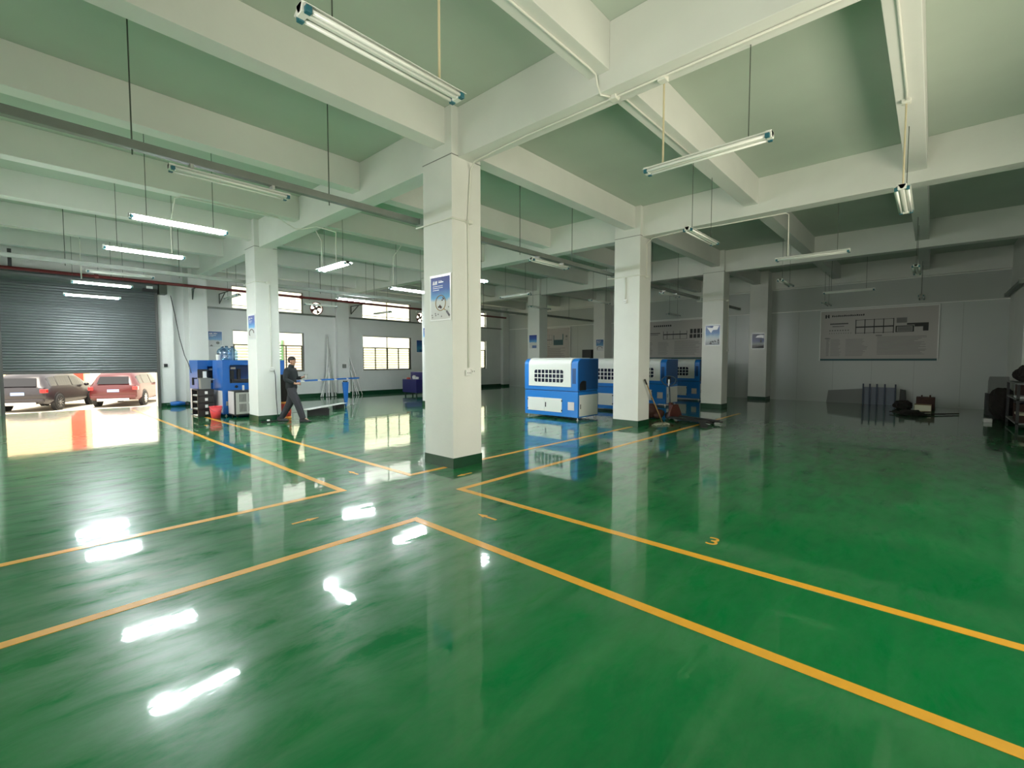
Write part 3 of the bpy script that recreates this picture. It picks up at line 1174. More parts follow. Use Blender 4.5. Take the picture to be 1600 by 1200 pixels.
def poster(loc, rz, W, H, pm, label, kind, group='company posters on columns and walls', frame=0.02):
    e = empty('poster', loc, rz)
    tag(e, label, 'poster', group)
    m = MB()
    m.box(0, W, -0.008, 0, 0, H)
    m.build('backing_board', M['poster_white'], e)
    m = MB()
    m.box(frame, W-frame, -0.0095, -0.008, frame, H-frame*1.6)
    m.build('print', pm, e)
    yf = -0.0105
    # title block
    if kind in ('glass', 'plain', 'ball'):
        t = text_mesh('title', '品质', H*0.085, M['poster_white'], e, (W*0.13, yf, H*0.80), 0.0004, bold=0.0008)
        m = MB()
        m.box(W*0.42, W*0.58, yf, yf+0.001, H*0.86, H*0.868)
        m.box(W*0.42, W*0.66, yf, yf+0.001, H*0.825, H*0.845)
        for q, wd in ((0.75, 0.44), (0.71, 0.42), (0.665, 0.28)):
            x = W*0.14
            while x < W*(0.14+wd):
                l = W*rnd.uniform(0.04, 0.09)
                m.box(x, x+l, yf, yf+0.001, H*q, H*(q+0.013))
                x += l+W*0.015
        m.build('caption', M['poster_white'], e)
    if kind == 'glass':
        m = MB()
        n = 26
        m.tube([(W*0.52+cos(2*pi*k/n)*W*0.24, yf, H*0.385+sin(2*pi*k/n)*H*0.165) for k in range(n+1)], 0.0055, 6)
        m.tube([(W*0.67, yf, H*0.25), (W*0.77, yf, H*0.215)], 0.006, 6)
        m.build('lens_ring', M['wood'], e)
        m = MB()
        m.obox((W*0.87, yf, H*0.145), (W*0.075, 0, -H*0.055), (W*0.025, 0, H*0.016), (0, 0.0015, 0))
        m.build('lens_handle', M['black'], e)
        m = MB()
        for cx_, cz_, rx_, rz_ in ((0.44, 0.30, 0.05, 0.022), (0.53, 0.29, 0.05, 0.03), (0.49, 0.325, 0.03, 0.025), (0.60, 0.44, 0.035, 0.016), (0.66, 0.465, 0.045, 0.014), (0.63, 0.49, 0.03, 0.012)):
            m.ell((W*cx_, yf, H*cz_), W*rx_, 0.0015, H*rz_, 10, 5)
        m.build('picture_detail', M['brown'], e)
        m = MB()
        for cx_, cz_ in ((0.1, 0.13), (0.26, 0.16), (0.28, 0.12), (0.4, 0.14), (0.12, 0.08), (0.56, 0.09), (0.9, 0.28)):
            m.ell((W*cx_, yf, H*cz_), W*0.03, 0.0012, H*0.016, 8, 5)
        m.build('picture_shadow', M['ink2'], e)
    elif kind == 'mountain':
        m = MB()
        for k in range(16):
            cx_ = rnd.uniform(0.25, 0.95)
            cz_ = rnd.uniform(0.08, 0.16+0.24*max(0, cx_-0.3))
            m.ell((W*min(0.90, cx_), yf, H*cz_), W*rnd.uniform(0.03, 0.07), 0.0012, H*rnd.uniform(0.01, 0.025), 8, 5)
        m.build('picture_detail', M['ink'], e)
        m = MB()
        m.prism([(W*0.12, H*0.87), (W*0.5, H*0.84), (W*0.56, H*0.93), (W*0.92, H*0.93), (W*0.80, H*0.75), (W*0.52, H*0.74), (W*0.40, H*0.60), (W*0.26, H*0.74)], 'y', yf, yf+0.001)
        m.build('glare_patch', M['poster_white'], e)  # window glare on the print, painted as a white shape
    elif kind == 'umbrella':
        m = MB()
        m.prism([(W*0.30, H*0.72), (W*0.45, H*0.84), (W*0.70, H*0.89), (W*0.93, H*0.86), (W*0.93, H*0.66), (W*0.75, H*0.70), (W*0.5, H*0.71)], 'y', yf, yf+0.001)
        m.build('glare_patch', M['poster_white'], e)  # white patch painted for glare from a window
        m = MB()
        m.box(W*0.66, W*0.78, yf, yf+0.001, H*0.40, H*0.58)
        m.prism([(W*0.08, H*0.06), (W*0.93, H*0.06), (W*0.93, H*0.20), (W*0.55, H*0.16), (W*0.3, H*0.12)], 'y', yf, yf+0.001)
        m.build('picture_detail', M['ink'], e)
    elif kind == 'plain':
        m = MB()
        m.prism([(W*0.15, H*0.10), (W*0.38, H*0.10), (W*0.27, H*0.20)], 'y', yf, yf+0.001)
        m.ell((W*0.68, yf, H*0.30), W*0.12, 0.0012, H*0.08, 12, 6)
        m.build('picture_detail', M['grey_box'], e)
    elif kind == 'ball':
        m = MB()
        n = 20
        m.tube([(W*0.5+cos(2*pi*k/n)*W*0.33, yf, H*0.25+sin(2*pi*k/n)*H*0.15) for k in range(n//2+3)], 0.011, 6)
        m.build('picture_detail', M['brown'], e)
    elif kind == 'blocks':
        m = MB()
        m.box(W*0.40, W*0.92, yf, yf+0.001, H*0.06, H*0.24)
        m.build('picture_detail', M['blue_dark'], e)
    return e


RX = -pi/2   # facing -x
poster((4.275, 5.54, 2.14), RX, 0.47, 0.66, M['print_blue'], 'blue and white poster with a magnifying glass on the large column', 'glass')
poster((4.275, 13.20, 2.11), RX, 0.48, 0.64, M['print_blue'], 'narrow looking blue poster on the left column beside the walking man', 'ball')
poster((9.895, 13.26, 2.10), RX, 0.48, 0.64, M['print_blue'], 'sliver of a blue poster on the column hidden behind the large column', 'plain')
poster((15.645, 5.61, 2.06), RX, 0.49, 0.69, M['print_blue2'], 'poster with snowy rocks and a painted white glare on the third column', 'mountain')
poster((20.415, 5.46, 2.05), RX, 0.48, 0.63, M['print_dark'], 'dark blue poster on the pilaster left of the large notice board', 'umbrella')
poster((15.645, 13.26, 2.09), RX, 0.47, 0.64, M['print_blue'], 'blue poster on the thin distant column above the first machine', 'blocks')
poster((20.415, 12.80, 2.04), RX, 0.46, 0.64, M['print_low'], 'small blue poster with round picture on the pilaster left of the second column', 'ball')
poster((4.97, 19.692, 2.04), 0, 0.50, 0.64, M['print_low'], 'blue topped poster on the grey back wall above the left blue machines', 'plain')
poster((14.25, 19.692, 2.0), 0, 0.46, 0.66, M['print_teal'], 'blue poster on the back wall right of the second window', 'blocks')


def board(loc, W, H, label, kind):
    e = empty('notice_board', loc, RX)
    tag(e, label, 'notice board', 'large framed notice boards on the far wall')
    m = MB()
    m.box(0, W, -0.02, 0, 0, H)
    m.build('print_sheet', M['board'], e)
    m = MB()
    t = 0.03
    m.box(-t, 0, -0.045, 0, 0, H+t).box(W, W+t, -0.045, 0, 0, H+t).box(0, W, -0.045, 0, H, H+t)
    m.build('frame', M['white_trim'], e)
    m = MB()
    m.box(0, W, -0.024, -0.02, 0, 0.07)
    m.build('bottom_strip', M['teal'], e)
    yf = -0.024

    def rows(_, x0, x1, z0, z1, n, th, seed):
        r_ = random.Random(seed)
        m = MB()
        for k in range(n):
            z = z1-(z1-z0)*k/max(1, n-1)
            m.box(x0, x0+(x1-x0)*r_.uniform(0.72, 1.0), yf, yf+0.004, z, z+th)
        m.build('text_block', M['ink2'], e)
    if kind == 'full':
        m = MB()
        u = W/3.3
        # logo mark: two slanted bars joined
        m.prism([(0.13, 1.60), (0.18, 1.60), (0.18, 1.69), (0.23, 1.60), (0.26, 1.60), (0.26, 1.73), (0.21, 1.73), (0.21, 1.66), (0.17, 1.73), (0.13, 1.73)], 'y', yf, yf+0.004)
        x = 0.34
        for k in range(16):
            m.box(x, x+0.045, yf, yf+0.004, 1.645, 1.685 if k % 3 else 1.70)
            m.box(x, x+0.012, yf, yf+0.004, 1.63, 1.70)
            x += 0.062
        for k in range(13):
            m.box(0.29+k*0.043, 0.29+k*0.043+0.036, yf, yf+0.004, 1.355, 1.40)
        m.box(0.36, 0.72, yf, yf+0.004, 1.27, 1.29)
        for k in range(8):
            m.box(0.27+k*0.08, 0.27+k*0.08+0.035, yf, yf+0.004, 1.115, 1.145)
        for k in range(10):
            m.box(0.27+k*0.072, 0.27+k*0.072+0.018, yf, yf+0.004, 1.01, 1.035)
        m.build('lettering', M['ink'], e)
        m = MB()
        X = [1.06, 1.325, 1.59, 1.855, 2.13]
        for x in X:
            m.box(x, x+0.025, yf, yf+0.004, 0.98, 1.50)
        for z in (1.0, 1.475):
            m.box(X[0], X[-1]+0.025, yf, yf+0.004, z, z+0.014)
        m.box(X[0], X[-1], yf, yf+0.004, 1.20, 1.245)
        m.box(2.20, 2.235, yf, yf+0.004, 1.0, 1.22).box(2.20, 2.68, yf, yf+0.004, 1.19, 1.22).box(2.20, 2.68, yf, yf+0.004, 1.0, 1.02).box(2.65, 2.69, yf, yf+0.004, 1.0, 1.22)
        m.box(2.50, 3.06, yf, yf+0.004, 1.24, 1.30).box(2.70, 3.06, yf, yf+0.004, 1.17, 1.24).box(2.92, 3.06, yf, yf+0.004, 1.02, 1.17)
        m.build('floor_plan', M['ink'], e)
        m = MB()
        m.box(2.22, 2.50, yf, yf+0.004, 1.32, 1.50)
        m.box(2.25, 2.64, yf, yf+0.004, 1.03, 1.18)
        rows(m, 0.14, 0.32, 0.82, 0.84, 2, 0.02, 1)
        rows(m, 0.18, 0.28, 0.18, 0.78, 14, 0.018, 2)
        rows(m, 0.32, 0.65, 0.18, 0.78, 14, 0.012, 3)
        rows(m, 0.78, 1.45, 0.18, 0.78, 14, 0.012, 4)
        rows(m, 1.66, 1.85, 0.88, 0.90, 2, 0.02, 5)
        rows(m, 1.70, 3.1, 0.22, 0.84, 16, 0.013, 6)
        m.build('photo_block', M['ink2'], e)
    elif kind == 'mid':
        m = MB()
        for k in range(9):
            m.box(0.62+k*0.10, 0.62+k*0.10+0.07, yf, yf+0.004, 1.52, 1.60)
        m.box(0.45, 0.95, yf, yf+0.004, 1.20, 1.235)
        m.box(0.45, 0.85, yf, yf+0.004, 1.13, 1.15)
        m.build('lettering', M['ink'], e)
        m = MB()
        X = [1.10, 1.28, 1.58, 1.90, 2.22]
        for x in X:
            m.box(x, x+0.02, yf, yf+0.004, 0.92, 1.30)
        m.box(1.10, 2.24, yf, yf+0.004, 1.12, 1.17).box(1.10, 2.24, yf, yf+0.004, 0.92, 0.93)
        m.build('floor_plan', M['ink'], e)
        m = MB()
        for k in range(5):
            m.box(2.38+k*0.16, 2.38+k*0.16+0.12, yf, yf+0.004, 1.16, 1.36)
            m.box(2.36+k*0.17, 2.36+k*0.17+0.13, yf, yf+0.004, 0.95, 1.12)
        m.build('drawings', M['ink'], e)
        rows(m, 0.10, 0.60, 0.2, 0.78, 12, 0.014, 12)
        rows(m, 0.85, 1.4, 0.2, 0.78, 12, 0.014, 13)
        rows(m, 1.65, 2.9, 0.2, 0.82, 14, 0.014, 14)
    else:
        m = MB()
        X = [0.1, 0.28, 0.46, 0.66]
        for x in X:
            m.box(x, x+0.015, yf, yf+0.004, 0.85, 1.40)
        m.box(0.1, 0.68, yf, yf+0.004, 1.08, 1.13).box(0.1, 0.68, yf, yf+0.004, 1.39, 1.40).box(0.1, 0.68, yf, yf+0.004, 0.85, 0.86)
        m.build('floor_plan', M['ink2'], e)
        m = MB()
        m.box(1.62, 1.75, yf, yf+0.004, 1.22, 1.34).box(1.62, 1.75, yf, yf+0.004, 1.10, 1.13)
        m.build('legend', M['ink2'], e)
        m = MB()
        m.box(0.78, 1.45, yf, yf+0.004, 0.80, 1.10).box(0.78, 0.82, yf, yf+0.004, 1.10, 1.36).box(1.41, 1.47, yf, yf+0.004, 1.10, 1.42)
        m.build('site_plan', M['teal'], e)
        rows(m, 0.35, 0.55, 0.70, 0.72, 2, 0.02, 21)
        rows(m, 0.35, 1.6, 0.1, 0.62, 11, 0.02, 22)
    return e


board((21.085, 3.20, 1.57), 3.30, 1.86, 'large framed notice board with floor plan drawings on the dark far wall', 'full')
board((21.085, 10.60, 1.66), 3.25, 1.78, 'framed notice board half hidden between the second and third columns', 'mid')
board((21.085, 16.80, 1.66), 1.92, 1.76, 'framed notice board with a blue site plan right of the thin distant column', 'small')

# ------------------------------------------------------------------ blue and white machines


def arc_profile(y0, z0, y1, z1, r, off=0.0, n=7):
    """front-top rounded profile from front bottom, up, over, to the back (y,z)"""
    pts = [(y0-off, z0), (y0-off, z1-r)]
    for k in range(1, n+1):
        a = pi - (pi/2)*k/n
        pts.append((y0+r+(r+off)*cos(a), z1-r+(r+off)*sin(a)))
    pts.append((y1, z1+off))
    return pts


def cut_machine():
    e = empty('cutting_machine', (0, 0, 0))
    W, D, H = 1.81, 0.98, 1.62
    m = MB()
    m.box(0.0, W, 0.0, D, 0.07, 0.745)
    m.build('lower_cabinet', M['blue'], e, bevel=0.008)
    m = MB()
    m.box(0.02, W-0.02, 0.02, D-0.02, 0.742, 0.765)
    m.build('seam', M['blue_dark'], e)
    m = MB()
    pr = arc_profile(-0.015, 0.765, D, H, 0.17)
    pr.append((D, 0.765))
    m.prism(pr, 'x', 0.0, W)
    m.build('upper_cabinet', M['blue'], e, bevel=0.006)
    # white hood, wraps over the front and top
    outer = arc_profile(-0.015, 0.87, D-0.12, H, 0.17, 0.022)
    inner = arc_profile(-0.015, 0.87, D-0.12, H, 0.17, -0.002)
    m = MB()
    m.prism(outer+inner[::-1], 'x', 0.17, 1.61)
    hood = m.build('hood', M['white_metal'], e, bevel=0.004)
    m = MB()
    nx, nz = 8, 3
    x0, x1, z0, z1 = 0.37, 1.38, 0.97, 1.33
    cw, ch = (x1-x0)/nx, (z1-z0)/nz
    for a in range(nx):
        for b in range(nz):
            u0, u1 = x0+a*cw+0.015, x0+(a+1)*cw-0.015
            v0, v1 = z0+b*ch+0.012, z0+(b+1)*ch-0.012
            q = 0.035
            poly = [(u0, v0), (u1, v0), (u1, v1), (u0, v1)]
            if a == 0 and b == 0:
                poly = [(u0+q, v0), (u1, v0), (u1, v1), (u0, v1), (u0, v0+q)]
            if a == nx-1 and b == 0:
                poly = [(u0, v0), (u1-q, v0), (u1, v0+q), (u1, v1), (u0, v1)]
            if a == 0 and b == nz-1:
                poly = [(u0, v0), (u1, v0), (u1, v1), (u0+q, v1), (u0, v1-q)]
            if a == nx-1 and b == nz-1:
                poly = [(u0, v0), (u1, v0), (u1, v1-q), (u1-q, v1), (u0, v1)]
            m.prism(poly, 'y', -0.041, -0.036)
    m.build('window_grid', M['pane_dark'], hood)
    m = MB()
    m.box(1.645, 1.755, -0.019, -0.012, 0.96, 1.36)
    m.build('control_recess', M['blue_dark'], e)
    d = MB()
    d.box(0.12, 0.715, -0.016, 0.0, 0.18, 0.55)
    dl = d.build('door', M['white_metal'], e, bevel=0.003)
    d = MB()
    d.box(0.72, 1.30, -0.016, 0.0, 0.18, 0.55)
    dr = d.build('door', M['white_metal'], e, bevel=0.003)
    m = MB()
    m.box(0.745, 0.775, -0.026, -0.014, 0.30, 0.43)
    m.build('door_handle', M['black'], dr, bevel=0.003)
    for dd, xx in ((dl, 0.112), (dr, 1.292)):
        for zz in (0.23, 0.49):
            m = MB()
            m.box(xx, xx+0.02, -0.022, 0.0, zz-0.02, zz+0.02)
            m.build('hinge', M['black'], dd)
    m = MB()
    m.box(1.50, 1.70, -0.014, 0.0, 0.26, 0.475)
    m.build('vent_panel', M['pink_panel'], e, bevel=0.003)
    for side, xa in ((1, W), (-1, 0.0)):
        m = MB()
        m.box(min(xa, xa+side*0.012), max(xa, xa+side*0.012), 0.06, D-0.04, 0.10, 0.66)
        sp_ = m.build('side_panel', M['white_metal'], e, bevel=0.003)
        m = MB()
        m.box(min(xa+side*0.008, xa+side*0.02), max(xa+side*0.008, xa+side*0.02), 0.09, 0.115, 0.30, 0.42)
        m.build('panel_handle', M['black'], sp_)
        m = MB()
        poly = [(0.07, 0.78), (0.38, 0.78), (0.38, 1.02)]
        for k in range(6):
            a = pi/2 + pi/2*k/5
            poly.append((0.26+0.17*cos(a)*1.1, 0.90+0.14*sin(a)))
        m.prism(poly, 'x', min(xa, xa+side*0.004), max(xa, xa+side*0.004))
        m.build('side_opening', M['black'], e)
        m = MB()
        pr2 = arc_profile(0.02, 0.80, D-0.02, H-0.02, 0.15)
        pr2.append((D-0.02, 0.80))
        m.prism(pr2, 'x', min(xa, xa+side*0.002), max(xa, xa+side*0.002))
        m.build('side_overlay', M['blue_side'], e)  # thin darker layer painting shade onto the machine's side
    for xx in (0.08, W-0.06):
        for yy in (0.08, D-0.08):
            m = MB()
            m.lathe([(0.03, 0.0), (0.03, 0.012), (0.011, 0.02), (0.011, 0.09)], 10, (xx, yy, 0))
            m.build('leveling_foot', M['alu'], e)
    return e


mach0 = cut_machine()
mach = [(9.95, 8.58, 'blue and white cutting machine nearest the camera, left of the second column'),
        (12.60, 8.58, 'second blue and white machine, mostly hidden behind the first and the column'),
        (15.25, 8.56, 'blue and white machine in shade right of the second column, behind the pallet jack'),
        (18.35, 8.56, 'farthest blue and white machine in shade, partly hidden by the third column')]
for k, (x, y, lb) in enumerate(mach):
    e = mach0 if k == 0 else copy_tree(mach0)
    e.location = (x, y, 0)
    e.rotation_euler = (0, 0, RX)
    tag(e, lb, 'machine', 'blue and white cutting machines in a row')

# dark cabinet behind
e = empty('storage_cabinet', (20.35, 13.05, 0))
tag(e, 'tall dark cabinet rising behind the machines beside the far pilaster', 'cabinet')
m = MB()
m.box(0, 0.6, 0, 0.55, 0, 2.15)
cb = m.build('cabinet_body', M['dark'], e, bevel=0.01)
m = MB()
m.box(-0.012, 0, 0.02, 0.53, 0.1, 2.1)
d = m.build('door', M['dark'], e, bevel=0.004)
m = MB()
m.box(-0.025, -0.012, 0.07, 0.09, 1.0, 1.15)
m.build('door_handle', M['alu_dull'], d)

# ------------------------------------------------------------------ left machines


def left_machine(loc, label, opening):
    W, D, H = 1.66, 0.92, 1.58
    e = empty('punching_machine', loc)
    tag(e, label, 'machine', 'deep blue machines behind the left column')
    m = MB()
    wx0, wx1, wz0, wz1 = opening
    # hollow cabinet with a real front opening
    cells(m, 'y', 0.0, 0.02, 0, W, 0.06, H, [(wx0, wx1, wz0, wz1)])
    m.box(0, 0.02, 0.02, D, 0.06, H).box(W-0.02, W, 0.02, D, 0.06, H).box(0.02, W-0.02, D-0.02, D, 0.06, H)
    m.box(0.02, W-0.02, 0.02, D-0.02, H-0.02, H).box(0.02, W-0.02, 0.02, D-0.02, wz0-0.05, wz0-0.02)
    m.build('cabinet', M['cyan_blue'], e, bevel=0.004)
    m = MB()
    m.box(wx0+0.06, wx0+0.20, 0.30, 0.5, wz0-0.02, wz0+0.36)
    m.box(wx0+0.12, wx0+0.65, 0.25, 0.45, wz0-0.02, wz0+0.10)
    m.tube([(wx0+0.32, 0.3, wz0), (wx0+0.32, 0.3, wz0+0.4)], 0.05, 10)
    m.build('spindle', M['dark'], e, bevel=0.004)
    m = MB()
    m.box(wx0+0.10, wx0+0.22, 0.22, 0.28, wz1-0.12, wz1-0.06)
    m.build('work_lamp', M['white_trim'], e)
    m = MB()
    m.tube([(wx0+0.16, -0.02, wz0-0.10), (wx0+0.16, 0.0, wz0-0.10)], 0.04, 14)
    m.build('gauge', M['black'], e)
    m = MB()
    m.box(-0.012, 0, 0.08, D-0.1, 0.10, 0.72)
    m.build('side_panel', M['pink_panel'], e, bevel=0.003)
    m = MB()
    m.box(0.06, 0.12, -0.03, 0, 0.30, 0.42)
    m.build('valve', M['alu_dull'], e)
    for xx in (0.08, W-0.08):
        for yy in (0.08, D-0.08):
            m = MB()
            m.lathe([(0.03, 0), (0.03, 0.012), (0.012, 0.02), (0.012, 0.07)], 10, (xx, yy, 0))
            m.build('leveling_foot', M['alu'], e)
    return e


lm = left_machine((4.04, 14.62, 0), 'deep blue machine with open front, right behind the left column', (0.17, 1.3, 0.93, 1.44))
m = MB()
m.box(-0.004, 0.0, 0.0, 0.92, 0.72, 1.58)
m.build('side_overlay', M['cyan_blue'], lm)
lm2 = left_machine((3.76, 15.95, 0), 'deep blue machine at far left with a monitor and keyboard in front', (0.25, 1.3, 0.90, 1.40))

e = empty('computer_monitor', (3.66, 15.46, 0.96))
tag(e, 'black monitor seen from behind on a white arm, above the black drawers', 'monitor')
m = MB()
m.box(-0.02, 0.24, -0.02, 0.02, 0.08, 0.36)
m.build('screen_housing', M['black'], e, bevel=0.01)
m = MB()
m.box(0.10, 0.19, -0.05, -0.02, -0.08, 0.30)
m.build('computer_box', M['white_trim'], e, bevel=0.006)
m = MB()
m.tube([(0.15, -0.06, 0.12), (0.30, -0.08, 0.07), (0.42, -0.02, 0.06), (0.42, 0.44, 0.04)], 0.018, 8)
m.build('support_arm', M['white_trim'], e)
m = MB()
m.tube([(-0.08, 0.44, -0.1), (-0.08, 0.44, 0.12)], 0.03, 10)
m.box(-0.08, 0.02, 0.42, 0.46, 0.08, 0.11)
gr = m.build('side_handle', M['black'], lm2)
gr.location = (-0.02, -0.35, 0.95)

e = empty('drawer_unit', (3.52, 15.0, 0))
tag(e, 'black four drawer storage unit with white labels beside the red bucket', 'drawer unit')
m = MB()
m.box(0, 0.40, 0.02, 0.60, 0, 0.02).box(0, 0.40, 0.58, 0.60, 0.02, 0.76).box(0.38, 0.40, 0.02, 0.58, 0.02, 0.76).box(0, 0.40, 0.02, 0.60, 0.74, 0.76)
for k in range(1, 4):
    m.box(0, 0.38, 0.02, 0.58, 0.19*k-0.008, 0.19*k+0.008)
m.box(0, 0.015, 0.02, 0.05, 0, 0.76)
m.build('drawer_frame', M['black'], e)
for k in range(4):
    m = MB()
    m.box(0.015, 0.385, 0.0, 0.02, 0.19*k+0.015, 0.19*k+0.18)
    d = m.build('drawer', M['black'], e, bevel=0.003)
    m = MB()
    m.box(0.17, 0.24, -0.003, 0.0, 0.19*k+0.06, 0.19*k+0.14)
    m.build('drawer_label', M['paper'], d)
    m = MB()
    m.box(0.0, 0.36, 0.08, 0.5, 0.19*k+0.02, 0.19*k+0.035)
    m.build('shelf_tray', M['paper'], e)

e = empty('waste_box', (3.80, 15.10, 0.76))
tag(e, 'grey plastic bin standing on the black drawer unit', 'bin')
m = MB()
m.prism([(0.0, 0), (0.24, 0), (0.25, 0.30), (-0.01, 0.30)], 'y', 0, 0.24)
m.build('bin_body', M['grey_box'], e, bevel=0.01)
m = MB()
m.box(-0.02, 0.26, -0.01, 0.25, 0.29, 0.315)
m.build('bin_rim', M['grey_box'], e, bevel=0.004)
e.location = (3.63, 15.10, 0.76)

e = empty('plastic_bucket', (3.79, 14.42, 0))
tag(e, 'pinkish red plastic bucket on the floor between drawers and chiller', 'bucket')
m = MB()
prof = [(0.105, 0.0), (0.15, 0.32), (0.142, 0.32), (0.098, 0.012)]
m.lathe(prof, 24)
m.build('bucket_body', M['bucket'], e, smooth=True)
m = MB()
n = 24
m.tube([(cos(2*pi*k/n)*0.152, sin(2*pi*k/n)*0.152, 0.318) for k in range(n+1)], 0.009, 6)
m.build('bucket_rim', M['bucket'], e, smooth=True)
m = MB()
m.tube([(cos(pi+pi*k/10)*0.155, -0.155*sin(pi*k/10)*0.75-0.01, 0.30-0.12*sin(pi*k/10)) for k in range(11)], 0.004, 6)
m.build('bucket_handle', M['dark'], e)

e = empty('water_chiller', (4.13, 14.0, 0))
tag(e, 'grey industrial chiller cabinet with vent slots left of the left column', 'chiller')
m = MB()
m.box(0, 0.85, 0, 0.52, 0.06, 0.74)
m.build('chiller_frame', M['dark'], e, bevel=0.01)
m = MB()
m.box(0.03, 0.82, -0.012, 0, 0.10, 0.69)
fp = m.build('front_panel', M['chiller'], e, bevel=0.004)
m = MB()
for r_ in range(2):
    for g_ in range(3):
        for s_ in range(5):
            x0 = 0.12+g_*0.23+s_*0.036
            m.box(x0, x0+0.018, -0.0135, -0.011, 0.16+r_*0.27, 0.38+r_*0.27)
m.build('vent_slots', M['dark'], fp)
m = MB()
m.box(-0.012, 0, 0.03, 0.49, 0.10, 0.72)
m.build('side_panel', M['pink_panel'], e, bevel=0.004)
for xx in (0.08, 0.77):
    for yy in (0.07, 0.45):
        m = MB()
        m.tube([(xx-0.015, yy, 0.03), (xx+0.015, yy, 0.03)], 0.03, 10)
        m.build('caster', M['black'], e)
m = MB()
m.box(0.0, 0.05, 0.0, 0.04, 0, 0.14)
o = m.build('spray_bottle', M['white_trim'], bevel=0.01)
o.location = (4.40, 14.2, 0.74)
tag(o, 'small white bottle standing on the chiller', 'bottle')

# water jugs on the blue machine
jug0 = None
for k, (x, y) in enumerate(((4.20, 14.80), (4.42, 15.05), (4.22, 15.25))):
    if jug0 is None:
        e = empty('water_jug', (0, 0, 0))
        m = MB()
        m.lathe([(0.12, 0.0), (0.135, 0.02), (0.135, 0.12), (0.125, 0.14), (0.135, 0.16), (0.135, 0.26), (0.10, 0.32), (0.035, 0.36), (0.035, 0.385)], 18)
        m.build('jug_body', M['bottle'], e, smooth=True)
        m = MB()
        m.lathe([(0.04, 0.375), (0.04, 0.40)], 14)
        m.build('jug_cap', M['bin'], e)
        jug0 = e
    else:
        e = copy_tree(jug0)
    e.location = (x, y, 1.58)
    tag(e, ['clear blue water jug, front one on top of the blue machine', 'clear blue water jug, right one on top of the blue machine', 'clear blue water jug at the back on top of the blue machine'][k], 'water jug', 'empty water jugs on the blue machine')
e = empty('paper_cup_stack', (3.96, 15.05, 1.58))
tag(e, 'white container on the left edge of the blue machine beside the jugs', 'container')
m = MB()
m.lathe([(0.05, 0), (0.06, 0.14), (0.05, 0.16)], 14, (0.10, 0, 0))
m.build('container_body', M['white_trim'], e, smooth=False)
m = MB()
m.lathe([(0.03, 0.16), (0.03, 0.19)], 12, (0.10, 0, 0))
m.build('container_cap', M['dark'], e)

# blue bag at the shutter corner
e = empty('hose_roll', (3.62, 19.15, 0))
tag(e, 'blue rolled bundle lying on the floor beside the roller shutter', 'bundle')
m = MB()
m.tube([(0.08, 0, 0.09), (0.30, 0.02, 0.10), (0.50, 0.0, 0.085)], [0.07, 0.09, 0.06], 12)
m.build('bundle_body', M['cyan_blue'], e, smooth=True)
m = MB()
m.tube([(-0.02, 0, 0.05), (0.08, 0, 0.08)], 0.045, 10)
m.build('bundle_end', M['band'], e)
m = MB()
m.tube([(0.50, 0, 0.08), (0.60, -0.02, 0.05)], 0.05, 10)
m.build('bundle_end', M['dark'], e)

# stool with dark bag behind the man
e = empty('plastic_drum', (5.06, 12.98, 0))
tag(e, 'red drum with orange rims on the floor behind the walking man', 'drum')
m = MB()
m.lathe([(0.13, 0.03), (0.145, 0.1), (0.145, 0.36), (0.13, 0.42)], 18)
m.build('drum_body', M['red'], e, smooth=True)
for z in (0.0, 0.40):
    m = MB()
    m.lathe([(0.14, z), (0.15, z+0.02), (0.14, z+0.055)], 18)
    m.build('drum_rim', M['orange'], e)
m = MB()
m.box(-0.03, 0.04, -0.151, -0.14, 0.17, 0.25)
m.build('drum_label', M['paper'], e)
e = empty('black_bag', (5.04, 12.98, 0.455))
tag(e, 'tall black bag standing on the red drum behind the man', 'bag')
m = MB()
m.prism([(-0.13, 0), (0.13, 0), (0.14, 0.55), (0.08, 0.72), (-0.08, 0.74), (-0.14, 0.55)], 'y', -0.10, 0.10)
m.build('bag_body', M['cloth_dark'], e, bevel=0.03, seg=3)
m = MB()
m.tube([(-0.05, -0.09, 0.68), (-0.04, -0.1, 0.76), (0.04, -0.1, 0.76), (0.05, -0.09, 0.68)], 0.01, 6)
m.build('bag_handle', M['dark'], e)

# ------------------------------------------------------------------ long blue rail on stands, metal bundles, crates
e = empty('roller_rail', (5.45, 14.12, 0))
tag(e, 'long thin blue rail on slim stands in front of the back wall', 'rail')
A = Vector((0.0, 0.0, 0.93))
B = Vector((3.14, 1.27, 0.93))
m = MB()
m.bar(A, B, 0.05, 0.035)
m.build('rail_beam', M['white_trim'], e)
for a, b in ((0.0, 0.19), (0.24, 0.40), (0.45, 0.62), (0.66, 0.80), (0.83, 1.0)):
    m = MB()
    m.bar(A+(B-A)*a+Vector((0, 0, 0.012)), A+(B-A)*b+Vector((0, 0, 0.012)), 0.06, 0.05)
    m.build('blue_cover', M['cyan_blue'], e)
for t_ in (0.1, 0.9):
    p = A+(B-A)*t_
    m = MB()
    m.tube([(p.x, p.y, 0.0), (p.x, p.y, 0.92)], 0.013, 8)
    m.tube([(p.x-0.15, p.y, 0.012), (p.x+0.15, p.y, 0.012)], 0.012, 8)
    m.build('stand', M['alu_dull'], e)
e = empty('folding_stand', (7.63, 14.55, 0))
tag(e, 'narrow blue tapering stand below the right end of the blue rail', 'stand')
m = MB()
m.prism([(-0.10, 0.85), (0.10, 0.85), (0.05, 0.10), (0.0, 0.0), (-0.03, 0.10)], 'y', -0.04, 0.04)
m.build('stand_panel', M['cyan_blue'], e, bevel=0.005)
m = MB()
m.bar((0.08, 0.0, 0.84), (0.02, -0.03, 0.0), 0.03, 0.02)
m.build('stand_edge', M['alu'], e)
m = MB()
m.box(-0.06, 0.06, -0.05, 0.05, 0.85, 0.89)
